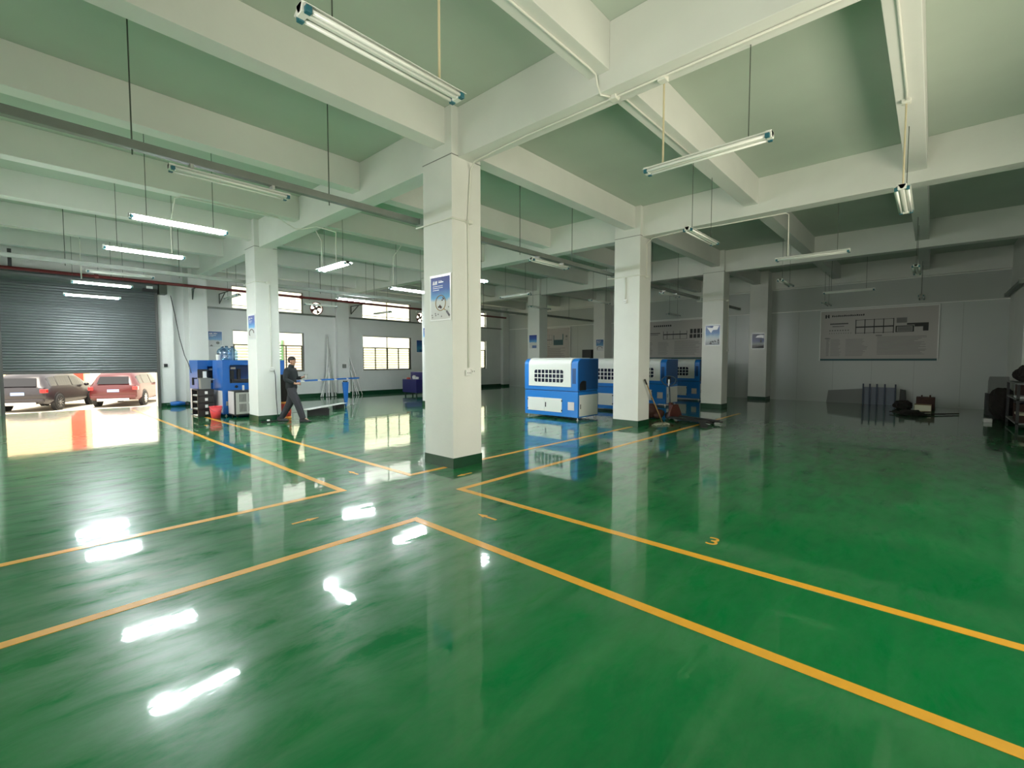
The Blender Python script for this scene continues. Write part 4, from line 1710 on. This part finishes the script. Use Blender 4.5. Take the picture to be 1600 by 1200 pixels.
m.build('stand_head', M['dark'], e)


def bundle(base, tops, label, group, mats):
    e = empty('metal_profile_bundle', base)
    tag(e, label, 'metal profiles', group)
    for k, (bx, by, tx, ty, tz, w_) in enumerate(tops):
        m = MB()
        m.bar((bx, by, 0.02), (tx, ty, tz), w_, 0.03)
        m.build('metal_profile', mats[k % len(mats)], e, bevel=0.003)


bundle((9.42, 19.36, 0), [(-0.30, 0.0, 0.02, 0.10, 1.55, 0.06), (-0.18, -0.10, 0.05, 0.20, 2.72, 0.07), (-0.05, -0.05, 0.10, 0.22, 2.60, 0.05), (0.05, -0.12, 0.02, 0.14, 2.72, 0.07), (0.14, -0.05, 0.12, 0.22, 2.10, 0.06), (0.24, -0.08, 0.12, 0.16, 1.75, 0.06), (-0.40, -0.02, 0.0, 0.02, 1.30, 0.05)],
       'tall bundle of silver metal profiles leaning together on the back wall', 'metal bundles at the back wall', [M['alu'], M['alu_dull'], M['alu']])
bundle((10.68, 19.36, 0), [(-0.10, 0.0, -0.25, 0.2, 1.92, 0.05), (0.0, -0.05, -0.20, 0.12, 1.15, 0.06), (0.12, -0.02, -0.12, 0.2, 1.05, 0.05), (0.30, 0.0, -0.22, 0.22, 1.85, 0.03)],
       'smaller bundle of silver profiles beside the pilaster, right of the tall one', 'metal bundles at the back wall', [M['alu_dull'], M['alu'], M['alu']])


def open_crate(name, loc, sx, sy, h, m_, label, cat, rz=0.0):
    e = empty(name, loc, rz)
    tag(e, label, cat)
    m = MB()
    t = 0.015
    m.box(0, sx, 0, sy, 0, t).box(0, sx, 0, t, t, h).box(0, sx, sy-t, sy, t, h).box(0, t, t, sy-t, t, h).box(sx-t, sx, t, sy-t, t, h)
    m.build('crate_body', m_, e)
    m = MB()
    r = 0.012
    m.box(-r, sx+r, -r, 0.01, h-0.02, h).box(-r, sx+r, sy-0.01, sy+r, h-0.02, h).box(-r, 0.01, 0.01, sy-0.01, h-0.02, h).box(sx-0.01, sx+r, 0.01, sy-0.01, h-0.02, h)
    m.build('crate_rim', m_, e)
    return e


open_crate('plastic_crate', (5.66, 13.0, 0), 0.58, 0.40, 0.18, M['black'], 'black crate under the white board right of the walking man', 'crate', rz=-0.4)
open_crate('small_crate', (7.20, 14.40, 0), 0.30, 0.22, 0.12, M['dark'], 'small dark crate under the far end of the white board', 'crate')
m = MB()
m.bar((5.55, 12.86, 0.20), (7.5, 14.45, 0.16), 0.22, 0.02)
o = m.build('white_board', M['white_metal'], bevel=0.004)
tag(o, 'long white board lying across two dark crates on the floor', 'board')
open_crate('storage_tray', (9.04, 13.05, 0), 0.50, 0.30, 0.14, M['bin'], 'shallow dark blue crate on the floor left of the large column', 'crate', rz=-0.35)

# purple-blue machine
e = empty('drilling_machine', (12.18, 16.87, 0))
tag(e, 'dark navy machine with white side panel, partly hidden by the large column', 'machine')
m = MB()
m.box(0, 0.52, 0, 1.05, 0.14, 0.74)
m.build('tank_box', M['navy'], e, bevel=0.01)
m = MB()
m.box(0.40, 1.7, 0.02, 0.98, 0.14, 1.06)
m.build('machine_body', M['navy'], e, bevel=0.01)
m = MB()
m.box(0.62, 1.3, 0.0, 0.02, 0.24, 0.62)
pn = m.build('access_panel', M['white_metal'], e, bevel=0.004)
m = MB()
for zz in (0.28, 0.54):
    m.box(0.60, 0.64, -0.012, 0.0, zz, zz+0.05)
m.build('latch', M['dark'], pn)
m = MB()
m.tube([(0.90, 0.02, 0.84), (0.90, -0.02, 0.84)], 0.10, 16)
m.build('round_guard', M['navy'], e)
m = MB()
m.box(0.50, 1.7, 0.0, 0.98, 1.06, 1.085)
m.build('top_edge', M['alu_dull'], e)
for xx in (0.06, 0.46, 1.6):
    m = MB()
    m.box(xx-0.02, xx+0.02, 0.04, 0.09, 0, 0.14)
    m.box(xx-0.02, xx+0.02, 0.88, 0.93, 0, 0.14)
    m.build('leg', M['dark'], e)
e = empty('crumpled_rags', (12.30, 17.2, 0.74))
tag(e, 'crumpled white and reddish rags on the navy machine', 'rags')
m = MB()
m.ell((0.10, 0.1, 0.07), 0.10, 0.09, 0.10, 10, 7, jit=0.2)
m.ell((0.16, -0.05, 0.04), 0.06, 0.07, 0.07, 9, 6, jit=0.2)
m.build('white_rag', M['paper'], e)
m = MB()
m.ell((-0.02, 0.4, 0.03), 0.08, 0.12, 0.05, 10, 6, jit=0.15)
m.build('red_rag', M['red'], e)

# ------------------------------------------------------------------ mop
e = empty('mop', (10.75, 4.84, 0))
tag(e, 'wooden handled mop leaning on the second column', 'mop')
base = Vector((0.02, 0.0, 0.04))
topp = Vector((-0.62, 0.165, 1.12))
m = MB()
m.tube([base, base+(topp-base)*0.90], 0.013, 8)
m.build('handle', M['wood'], e, smooth=True)
m = MB()
m.tube([base+(topp-base)*0.89, topp], 0.019, 8)
m.build('grip', M['black'], e, smooth=True)
m = MB()
for k in range(26):
    a = 2*pi*k/26+rnd.uniform(-0.1, 0.1)
    L_ = rnd.uniform(0.16, 0.34)
    sx = 1.25 if cos(a) < 0 else 0.8
    m.tube([(0.02, 0, 0.05), (0.02+cos(a)*L_*0.4, sin(a)*L_*0.3, 0.035), (0.02+cos(a)*L_*sx, sin(a)*L_*0.6, 0.012)], 0.012, 6)
m.build('mop_strings', M['rope'], e, smooth=True)

# ------------------------------------------------------------------ pallet jack
JB = Vector((11.95, 5.05, 0))
fd = (Vector((11.45, 3.68, 0))-JB).normalized()      # fork direction
sd = Vector((-fd.y, fd.x, 0))
e = empty('pallet_jack', JB)
tag(e, 'hand pallet jack with loop handle and dark forks right of the second column', 'pallet jack')
for s_ in (-1, 1):
    m = MB()
    p0 = sd*s_*0.19+Vector((0, 0, 0.075))
    m.bar(p0, p0+fd*1.22, 0.15, 0.05)
    p1 = p0+fd*1.22
    m.bar(p1, p1+fd*0.10-Vector((0, 0, 0.01)), 0.10, 0.03)
    m.build('fork', M['dark'], e, bevel=0.01)
    m = MB()
    q = sd*s_*0.19+fd*1.05
    m.tube([q-sd*0.04+Vector((0, 0, 0.038)), q+sd*0.04+Vector((0, 0, 0.038))], 0.038, 12)
    m.build('load_roller', M['rubber'], e)
m = MB()
m.prism([(-0.26, 0.06), (0.26, 0.06), (0.20, 0.20), (0.10, 0.40), (-0.10, 0.40), (-0.20, 0.20)], 'y', -0.05, 0.03)
o = m.build('frame_head', M['jack'], e, bevel=0.012)
o.rotation_euler = (0, 0, math.atan2(sd.y, sd.x))
m = MB()
bk = -fd*0.12
m.tube([bk+Vector((0, 0, 0.12)), bk+Vector((0, 0, 0.44))], 0.055, 14)
m.ell(bk+Vector((0, 0, 0.12)), 0.10, 0.10, 0.08, 12, 8)
m.build('pump', M['jack'], e, smooth=True)
for s_ in (-1, 1):
    m = MB()
    q = bk-fd*0.03+sd*s_*0.07+Vector((0, 0, 0.09))
    m.tube([q-sd*0.025, q+sd*0.025], 0.09, 16)
    m.build('steer_wheel', M['rubber'], e)
m = MB()
hb = bk-fd*0.02
m.tube([hb+Vector((0, 0, 0.30)), hb-fd*0.05+Vector((0, 0, 0.92))], 0.018, 8)
m.build('handle_shaft', M['jack_blue'], e, smooth=True)
m = MB()
hc = hb-fd*0.06+Vector((0, 0, 1.02))
n = 24
rv = Vector((0.674, -0.738, 0))
m.tube([hc+rv*0.20*cos(2*pi*k/n)*(1.0 if sin(2*pi*k/n) > 0 else 0.9)+Vector((0, 0, 0.13*sin(2*pi*k/n))) for k in range(n+1)], 0.014, 8)
m.build('handle_loop', M['jack_blue'], e, smooth=True)
m = MB()
m.bar(hc+Vector((0, 0, -0.14)), hc+Vector((0, 0, 0.04)), 0.045, 0.03)
m.build('release_lever', M['white_trim'], e, bevel=0.005)
# rusty sacking draped on the jack head
m = MB()
m.ell((0, 0, 0.20), 0.26, 0.20, 0.20, 14, 9, jit=0.12)
m.ell((0.12, -0.16, 0.12), 0.22, 0.18, 0.13, 12, 8, jit=0.12)
o = m.build('brown_sack', M['brown'], None, smooth=True)
o.location = (JB.x-0.18, JB.y+0.60, 0)
tag(o, 'crumpled rust brown sack on the floor at the back of the pallet jack', 'sack')
m = MB()
m.bar((11.3, 4.1, 0.115), (10.75, 3.82, 0.02), 0.14, 0.02)
o = m.build('dark_plank', M['dark'])
tag(o, 'dark plank lying off the pallet jack forks', 'plank')

# ------------------------------------------------------------------ things along the dark far wall
post0 = None
for k, yy in enumerate((1.83, 1.64, 1.44, 1.22, 0.93)):
    if post0 is None:
        m = MB()
        m.box(-0.02, 0.02, -0.022, 0.022, 0, 0.74)
        post0 = m.build('blue_post', M['blue_post'], bevel=0.004)
        o = post0
    else:
        o = post0.copy()
        COL.objects.link(o)
    o.location = (20.92, yy, 0)
    tag(o, ['leftmost', 'second from left', 'middle', 'fourth from left', 'rightmost'][k] + ' of the short dark blue posts standing under the notice board', 'post', 'short blue posts at the far wall')
m = MB()
m.box(20.97, 20.985, 0.93, 1.83, 0.0, 0.62)
tag(m.build('blue_sheet', M['blue_film']), 'bluish sheet standing behind the short blue posts', 'sheet')
m = MB()
m.prism([(1.86, 0.0), (2.95, 0.0), (2.90, 0.45), (1.86, 0.55)], 'x', 21.03, 21.06)
tag(m.build('leaning_panel', M['grey_box']), 'low grey panel leaning on the far wall left of the blue posts', 'panel')
m = MB()
m.prism([(0.82, 0.0), (0.62, 0.0), (0.66, 0.55), (0.80, 0.58)], 'x', 20.8, 20.98)
tag(m.build('dark_board', M['dark']), 'dark upright board right of the blue posts', 'board')
e = empty('cardboard_box', (19.05, -0.02, 0))
tag(e, 'cream and brown box on the floor of the dark far corner', 'box')
m = MB()
m.box(0, 0.45, 0, 0.40, 0, 0.20)
m.build('box_front', M['cardboard'], e, bevel=0.005)
m = MB()
m.box(-0.006, 0.0, 0.01, 0.39, 0.01, 0.19)
m.build('box_label', M['louvre'], e)
m = MB()
m.box(0.0, 0.55, 0, 0.45, 0, 0.40)
m.box(0.10, 0.14, 0.1, 0.14, 0.4, 0.48)
m.box(0.3, 0.34, 0.3, 0.34, 0.4, 0.46)
o = m.build('brown_crate', M['brown'], bevel=0.008)
o.location = (19.55, -0.10, 0)
tag(o, 'brown wooden crate right behind the cream box', 'crate')
m = MB()
for a, b in (((0, 0, 0.04), (1.1, -0.9, 0.03)), ((0.1, 0.1, 0.07), (0.9, -0.3, 0.05)), ((-0.2, 0.2, 0.05), (0.7, -0.6, 0.03)), ((0.2, 0.0, 0.1), (0.3, 0.6, 0.05))):
    m.bar(a, b, 0.05, 0.03)
m.ell((0.1, 0.1, 0.06), 0.35, 0.30, 0.09, 12, 7, jit=0.2)
o = m.build('scrap_heap', M['cloth_dark'])
o.location = (17.4, 0.30, 0)
o['kind'] = 'stuff'
tag(o, 'dark heap of scrap strips on the floor in front of the cream box', 'scrap')
m = MB()
m.ell((0, 0, 0.12), 0.22, 0.25, 0.16, 12, 8, jit=0.15)
o = m.build('rag_bundle', M['cloth_dark'])
o.location = (19.6, 0.66, 0)
tag(o, 'dark cloth bundle on the floor left of the cream box', 'bundle')

# storage rack with heaps at the right edge
e = empty('storage_rack', (15.35, -1.98, 0))
tag(e, 'dark shelving rack loaded with goods at the right edge', 'rack')
for xx in (0, 1.9):
    for yy in (0.0, 0.50):
        m = MB()
        m.box(xx, xx+0.05, yy, yy+0.05, 0, 1.02)
        m.build('upright', M['dark'], e)
for z in (0.12, 0.66, 1.02):
    m = MB()
    m.box(0, 1.95, 0, 0.55, z, z+0.03)
    m.build('shelf', M['grey_box'], e)
m = MB()
m.box(0.05, 1.90, 0.0, 0.02, 0.15, 1.0)
m.build('back_panel', M['dark'], e)
goods = [((16.65, -1.9, 0.15), (0.45, 0.36, 0.44), 'dark', 'dark carton at the far end of the lower rack shelf', 'carton'),
         ((16.2, -1.9, 0.695), (0.5, 0.38, 0.30), 'brown', 'dark brown carton on the upper shelf under the cloth bags', 'carton'),
         ((15.45, -1.80, 0.15), (0.5, 0.34, 0.16), 'brown', 'brown box on the lower shelf of the rack at the right edge', 'box'),
         ((15.45, -1.80, 0.315), (0.5, 0.34, 0.05), 'louvre', 'pale sheet stack on the brown box in the right rack', 'sheets'),
         ((16.05, -1.85, 0.15), (0.5, 0.36, 0.38), 'brown', 'dark brown carton on the lower shelf, further back', 'carton'),
         ((15.5, -1.85, 0.695), (0.6, 0.40, 0.05), 'paper', 'white flat pack on the upper shelf of the right rack', 'package')]
for loc, s3, mm, lb, ct in goods:
    m = MB()
    m.box(0, s3[0], 0, s3[1], 0, s3[2])
    o = m.build('stored_' + ct, M[mm], bevel=0.005)
    o.location = loc
    tag(o, lb, ct)
m = MB()
for cx_, cy_, cz_, r_ in ((0.0, 0.0, 0.16, 0.17), (0.35, -0.02, 0.19, 0.19), (0.8, 0.0, 0.20, 0.20), (1.2, 0.0, 0.16, 0.17)):
    m.ell((cx_, cy_, cz_), r_, 0.22, r_, 12, 8, jit=0.13)
o = m.build('cloth_heap', M['cloth_dark'])
o.location = (15.75, -1.70, 1.05)
o['kind'] = 'stuff'
tag(o, 'dark heap of cloth bags on top of the rack at right', 'bags')
m = MB()
m.ell((0, 0, 0.42), 0.35, 0.28, 0.42, 14, 9, jit=0.10)
m.ell((0.4, -0.1, 0.3), 0.35, 0.3, 0.35, 14, 9, jit=0.10)
o = m.build('garbage_bag', M['cloth_dark'])
o.location = (17.75, -1.40, 0)
tag(o, 'black bulging bag on the floor at the left end of the rack', 'bag')
m = MB()
m.prism([(-0.25, 0), (0.2, 0), (0.22, 0.35), (-0.12, 0.5)], 'y', -0.2, 0.2)
o = m.build('covered_carton', M['grey_box'], bevel=0.02)
o.location = (19.15, -1.42, 0.62)
tag(o, 'grey brown covered carton leaning high beside the black bag', 'carton')
m = MB()
m.box(-0.3, 0.3, -0.25, 0.25, 0, 0.62)
o = m.build('dark_crate', M['dark'], bevel=0.01)
o.location = (19.15, -1.42, 0)
tag(o, 'dark crate carrying the grey brown carton in the far right corner', 'crate')
m = MB()
m.box(0, 0.30, 0, 0.16, 0, 0.10)
o = m.build('white_carton', M['alu_dull'], bevel=0.006)
o.location = (16.65, -1.16, 0)
tag(o, 'small pale box alone on the floor in front of the rack', 'box')

# ------------------------------------------------------------------ cars in the yard


def wheel(parent, x, y, r, side):
    m = MB()
    m.lathe([(r*0.62, -0.10), (r*0.93, -0.11), (r, -0.08), (r, 0.08), (r*0.93, 0.11), (r*0.62, 0.10)], 28)
    o = m.build('wheel', M['rubber'], parent, smooth=True)
    o.rotation_euler = (pi/2, 0, 0)
    o.location = (x, y, r)
    m = MB()
    s_ = side
    m.lathe([(r*0.64, -0.02), (r*0.64, 0.06)], 24)
    for k in range(10):
        a = 2*pi*k/10
        m.obox((cos(a)*r*0.34, sin(a)*r*0.34, 0.085), (cos(a)*r*0.30, sin(a)*r*0.30, 0), (-sin(a)*r*0.06, cos(a)*r*0.06, 0), (0, 0, 0.018))
    m.lathe([(r*0.13, 0.06), (r*0.13, 0.11)], 12)
    q = m.build('rim', M['chrome'], o)
    if side < 0:
        q.rotation_euler = (0, 0, 0)
    else:
        q.rotation_euler = (pi, 0, 0)
    return o


def suv(name, loc, heading, paint, label, L=4.75, W=1.88, H=1.70):
    """front at +x local, right side at -y local"""
    e = empty(name, loc, heading)
    tag(e, label, 'car', 'cars parked in the yard outside the shutter')
    r = 0.36
    # stations: x, bottom z, belt z, roof z, half width body, half width roof
    st = [(-L/2, 0.55, 0.95, 0.98, 0.80, 0.62), (-L/2+0.06, 0.36, 1.02, 1.06, 0.88, 0.66), (-L/2+0.28, 0.32, 1.04, 1.46, 0.93, 0.66), (-L/2+0.55, 0.30, 1.04, 1.62, 0.94, 0.66),
          (-L/2+1.2, 0.28, 1.02, 1.69, 0.94, 0.67), (-0.3, 0.28, 1.00, 1.70, 0.94, 0.68), (0.45, 0.28, 0.98, 1.64, 0.94, 0.67), (0.95, 0.28, 0.98, 1.36, 0.94, 0.70),
          (1.30, 0.28, 0.99, 1.06, 0.94, 0.76), (1.75, 0.30, 0.95, 0.99, 0.93, 0.78), (L/2-0.12, 0.32, 0.82, 0.90, 0.86, 0.70), (L/2, 0.42, 0.70, 0.74, 0.72, 0.58)]
    k_ = H/1.70
    rows = []
    for x, zb_, zt_, zr_, wb_, wr_ in st:
        hw = W/1.88
        zt_, zr_ = zt_*k_, zr_*k_
        ring = [(x, 0, zb_), (x, -wb_*0.90*hw, zb_), (x, -wb_*hw, zb_+0.14), (x, -wb_*1.0*hw, (zb_+zt_)/2), (x, -wb_*0.955*hw, zt_), (x, -wr_*1.04*hw, zt_+(zr_-zt_)*0.80), (x, -wr_*0.86*hw, zr_),
                (x, 0, zr_+0.02)]
        ring += [(p[0], -p[1], p[2]) for p in ring[-2:0:-1]]
        rows.append(ring)
    m = MB()
    V = m.grid(rows, closed=True)
    m.bm.faces.new(V[0][::-1])
    m.bm.faces.new(V[-1])
    body = m.build('car_body', paint, e, smooth=True)
    ed = body.modifiers.new('split', 'EDGE_SPLIT')
    ed.split_angle = radians(38)

    def surf(x, t, side):
        """point on the greenhouse side between belt (t=0) and upper edge (t=1)"""
        for a, b in zip(rows, rows[1:]):
            if a[0][0] <= x <= b[0][0]:
                f_ = (x-a[0][0])/(b[0][0]-a[0][0])
                lo = Vector(a[4]).lerp(Vector(b[4]), f_)
                hi = Vector(a[5]).lerp(Vector(b[5]), f_)
                p = lo.lerp(hi, t)
                p.y -= 0.012
                p.y *= -side
                return p
        return Vector((x, 0, 1))
    wins = [(-L/2+0.42, -L/2+0.95), (-L/2+1.02, -0.28), (-0.18, 0.85)]
    for side in (-1, 1):
        for x0, x1 in wins:
            m = MB()
            n = 6
            a = [surf(x0+(x1-x0)*q/n, 0.10, side) for q in range(n+1)]
            b = [surf(x0+(x1-x0)*q/n, 0.90, side) for q in range(n+1)]
            m.grid([a, b])
            m.build('side_window', M['car_glass'], e)
    # rear window
    m = MB()
    a = Vector((-L/2+0.045, 0, 1.08*k_))
    b = Vector((-L/2+0.265, 0, 1.42*k_))
    off = Vector((-0.035, 0, 0.01))
    m.grid([[a+off+Vector((0, y_, 0)) for y_ in (-0.60, 0, 0.60)], [b+off+Vector((0, y_, 0)) for y_ in (-0.53, 0, 0.53)]])
    m.build('rear_window', M['car_glass'], e)
    for side in (-1, 1):
        m = MB()
        y0 = side*0.83*W/1.88
        m.box(-L/2-0.005, -L/2+0.20, min(y0-0.12*side, y0+0.09*side), max(y0-0.12*side, y0+0.09*side), 0.80*k_, 0.97*k_)
        m.build('tail_light', M['tail'], e, bevel=0.02)
    m = MB()
    m.box(-L/2-0.035, -L/2+0.12, -0.84, 0.84, 0.42, 0.56)
    m.build('rear_bumper', paint, e, bevel=0.03)
    m = MB()
    m.box(-L/2-0.045, -L/2-0.0, -0.60, 0.60, 0.30, 0.42)
    m.build('bumper_guard', M['chrome'], e, bevel=0.01)
    m = MB()
    m.box(-L/2-0.012, -L/2+0.02, -0.22, 0.22, 0.72, 0.84)
    m.build('license_plate', M['plate'], e)
    for side in (-1, 1):
        m = MB()
        m.tube([(-1.5, side*0.60, 1.70*k_), (-1.2, side*0.60, 1.75*k_), (0.2, side*0.60, 1.73*k_), (0.4, side*0.60, 1.67*k_)], 0.018, 6)
        m.build('roof_rail', M['chrome'], e)
        m = MB()
        m.ell((0.75, side*1.02, 1.05*k_), 0.10, 0.10, 0.08, 10, 6)
        m.build('side_mirror', paint, e, smooth=True)
        for xw in (-L/2+0.95, L/2-0.98):
            m = MB()
            m.tube([(xw, side*0.80, r+0.02), (xw, side*0.948*W/1.88, r+0.02)], r+0.06, 26)
            m.build('wheel_arch', M['black'], e)
            wheel(e, xw, side*0.875*W/1.88, r, side)
    return e


HD = radians(63)
hv = Vector((cos(HD), sin(HD), 0))
rv2 = Vector((sin(HD), -cos(HD), 0))


def car_from_wheel(wx, wy, head, L=4.75, W=1.88):
    h = Vector((cos(head), sin(head), 0))
    r_ = Vector((sin(head), -cos(head), 0))
    c_ = Vector((wx, wy, -0.6)) - r_*0.875*W/1.88 + h*(L/2-0.95)
    return c_


suv('black_car', car_from_wheel(1.44, 28.5, HD), HD, M['car_black'], 'black car with chrome wheels, left of the two outside the shutter')
suv('red_car', car_from_wheel(4.45, 28.6, radians(66)), radians(66), M['car_red'], 'dark red car parked at right outside the shutter')

# ------------------------------------------------------------------ the walking man


def skin_mesh(name, verts, edges, radii, m_, parent, root=0, sub=2, levels_r=2):
    me = bpy.data.meshes.new(name)
    me.from_pydata([Vector(v) for v in verts], edges, [])
    me.materials.append(m_)
    o = bpy.data.objects.new(name, me)
    COL.objects.link(o)
    bm = bmesh.new()
    bm.from_mesh(me)
    lay = bm.verts.layers.skin.verify()
    bm.verts.ensure_lookup_table()
    for i, v in enumerate(bm.verts):
        rr = radii[i]
        v[lay].radius = rr if isinstance(rr, tuple) else (rr, rr)
        v[lay].use_root = (i == root)
    bm.to_mesh(me)
    bm.free()
    sk = o.modifiers.new('skin', 'SKIN')
    sk.use_smooth_shade = True
    sk.branch_smoothing = 0.4
    ss = o.modifiers.new('sub', 'SUBSURF')
    ss.levels = sub
    ss.render_levels = levels_r
    o.parent = parent
    return o


def chains(spec):
    """spec: list of chains of (name or new point, radius); returns verts, edges, radii, index"""
    verts, edges, radii, idx = [], [], [], {}
    for ch in spec:
        prev = None
        for it in ch:
            if isinstance(it, str):
                cur = idx[it]
            else:
                nm, p, r_ = it
                cur = len(verts)
                verts.append(p)
                radii.append(r_)
                idx[nm] = cur
            if prev is not None:
                edges.append((prev, cur))
            prev = cur
    return verts, edges, radii, idx


man = empty('person', (4.90, 12.10, 0), math.atan2(-0.738, 0.674))
tag(man, 'man in a dark jacket and dark trousers walking right, holding something at his chest', 'person')
# local: +x forward, +y left (far side), z up
B_ = 0.0
hipz, shz = 0.90, 1.385
body_spec = [
    [('pel', (-0.02, 0, 0.93), (0.085, 0.08)), ('waist', (-0.03, 0, 1.08), (0.09, 0.08)), ('chest', (-0.045, 0, 1.26), (0.075, 0.07)), ('neckb', (-0.02, 0, 1.405), (0.055, 0.055)),
     ('neck', (0.005, 0, 1.45), (0.052, 0.052)), ('jaw', (0.030, 0, 1.50), (0.062, 0.065)), ('head', (0.022, 0, 1.57), (0.083, 0.088)), ('crown', (0.01, 0, 1.625), (0.062, 0.068))],
    ['chest', ('shR', (-0.035, -0.175, 1.325), 0.030), ('elR', (-0.06, -0.235, 1.09), 0.034), ('wrR', (0.17, -0.19, 0.985), 0.028), ('palmR', (0.225, -0.17, 0.98), (0.024, 0.036)), ('knuR', (0.275, -0.155, 0.978), (0.018, 0.034))],
    ['chest', ('shL', (-0.035, 0.175, 1.325), 0.030), ('elL', (-0.01, 0.235, 1.10), 0.034), ('wrL', (0.20, 0.15, 1.13), 0.028), ('palmL', (0.25, 0.128, 1.148), (0.024, 0.036)), ('knuL', (0.30, 0.105, 1.155), (0.018, 0.034))],
    ['pel', ('hipR', (0.0, -0.08, 0.84), 0.065), ('knR', (0.17, -0.09, 0.49), 0.05), ('anR', (0.30, -0.09, 0.095), 0.038), ('toeR', (0.43, -0.09, 0.04), 0.032)],
    ['pel', ('hipL', (-0.03, 0.08, 0.84), 0.065), ('knL', (-0.10, 0.09, 0.47), 0.05), ('anL', (-0.34, 0.09, 0.13), 0.038), ('toeL', (-0.25, 0.09, 0.045), 0.032)],
]
v, e_, r_, ix = chains(body_spec)
skin_mesh('body', v, e_, r_, M['skin'], man, 0)
jk = [
    [('hem', (-0.015, 0, 0.80), (0.165, 0.15)), ('pel', (-0.02, 0, 0.90), (0.165, 0.145)), ('waist', (-0.035, 0, 1.08), (0.165, 0.14)), ('chest', (-0.045, 0, 1.27), (0.185, 0.155)), ('neckb', (-0.025, 0, 1.385), (0.11, 0.095)), ('collar', (0.0, 0, 1.455), (0.072, 0.070)), ('rim', (0.004, 0, 1.475), (0.070, 0.068))],
    ['chest', ('shR', (-0.035, -0.19, 1.335), 0.088), ('elR', (-0.065, -0.24, 1.09), 0.066), ('wrR', (0.15, -0.195, 0.99), 0.045)],
    ['chest', ('shL', (-0.035, 0.19, 1.335), 0.088), ('elL', (-0.01, 0.24, 1.10), 0.066), ('wrL', (0.18, 0.155, 1.125), 0.045)],
]
v, e_, r_, ix = chains(jk)
skin_mesh('jacket', v, e_, r_, M['jacket'], man, 0)
tr = [
    [('top', (-0.02, 0, 1.06), (0.13, 0.11)), ('pel', (-0.02, 0, 0.95), (0.14, 0.12)), ('cr', (-0.015, 0, 0.88), (0.15, 0.13))],
    ['cr', ('hipR', (0.02, -0.09, 0.78), 0.125), ('knR', (0.165, -0.09, 0.49), 0.098), ('anR', (0.295, -0.09, 0.10), 0.080), ('huR', (0.31, -0.09, 0.06), 0.076)],
    ['cr', ('hipL', (-0.04, 0.09, 0.78), 0.125), ('knL', (-0.11, 0.09, 0.47), 0.098), ('anL', (-0.33, 0.09, 0.10), 0.080), ('huL', (-0.33, 0.09, 0.06), 0.076)],
]
v, e_, r_, ix = chains(tr)
skin_mesh('trousers', v, e_, r_, M['trousers'], man, 0)
for sx, sy, sz, pitch in ((0.30, -0.09, 0.0, 0.0), (-0.36, 0.09, 0.0, 0.12)):
    m = MB()
    m.prism([(-0.075, 0.0), (0.19, 0.0), (0.205, 0.03), (0.12, 0.065), (0.04, 0.10), (-0.07, 0.10), (-0.085, 0.04)], 'y', -0.045, 0.045)
    o = m.build('shoe', M['black'], man, bevel=0.014, seg=3)
    o.location = (sx, sy, sz)
m = MB()
m.ell((0.003, 0, 1.602), 0.094, 0.082, 0.072, 16, 10)
hr = m.build('hair', M['hair'], man, smooth=True)
m = MB()
m.ell((-0.030, 0, 1.570), 0.064, 0.080, 0.068, 14, 9)
m.build('hair_back', M['hair'], hr, smooth=True)
m = MB()
m.prism([(0.090, 1.558), (0.116, 1.532), (0.110, 1.520), (0.088, 1.516)], 'y', -0.013, 0.013)
m.build('nose', M['skin'], man, bevel=0.005)
for s_ in (-1, 1):
    m = MB()
    m.ell((0.012, s_*0.084, 1.545), 0.020, 0.010, 0.032, 10, 6)
    m.build('ear', M['skin'], man, smooth=True)
    m = MB()
    m.ell((0.090, s_*0.034, 1.562), 0.008, 0.012, 0.006, 8, 5)
    m.build('eye', M['dark'], man)
m = MB()
m.box(0.080, 0.094, -0.022, 0.022, 1.493, 1.498)
m.build('mouth', M['brown'], man)
for s_, base_, up_ in ((-1, Vector((0.245, -0.160, 0.98)), -0.01), (1, Vector((0.27, 0.115, 1.155)), 0.01)):
    for k in range(4):
        y_ = (k-1.5)*0.018
        L_ = (0.062, 0.070, 0.066, 0.052)[k]
        a = base_+Vector((0.0, 0, y_))
        pts = [a, a+Vector((L_*0.55, -s_*0.008, 0.004)), a+Vector((L_*0.85, -s_*(-0.022), 0.0)), a+Vector((L_*0.75, s_*0.045, -0.004))]
        vv = [tuple(p) for p in pts]
        skin_mesh('finger', vv, [(0, 1), (1, 2), (2, 3)], [0.009, 0.0085, 0.008, 0.007], M['skin'], man, 0, 1, 1)
    a = base_+Vector((-0.02, 0, 0.025))
    vv = [tuple(a), tuple(a+Vector((0.02, s_*0.02, 0.025))), tuple(a+Vector((0.045, s_*0.035, 0.028)))]
    skin_mesh('thumb', vv, [(0, 1), (1, 2)], [0.011, 0.0095, 0.008], M['skin'], man, 0, 1, 1)
m = MB()
m.tube([(0.0, 0, -0.05), (0, 0, 0.05)], 0.035, 12)
m.box(-0.03, 0.03, -0.05, 0.05, 0.04, 0.06)
o = m.build('tape_roll', M['alu_dull'], bevel=0.004)
fwd_l = Vector((0.674, -0.738, 0))
o.location = man.location + fwd_l*0.31 + Vector((0.738, 0.674, 0))*0.11 + Vector((0, 0, 1.16))
tag(o, 'small grey metal part in the hands of the walking man', 'metal part')
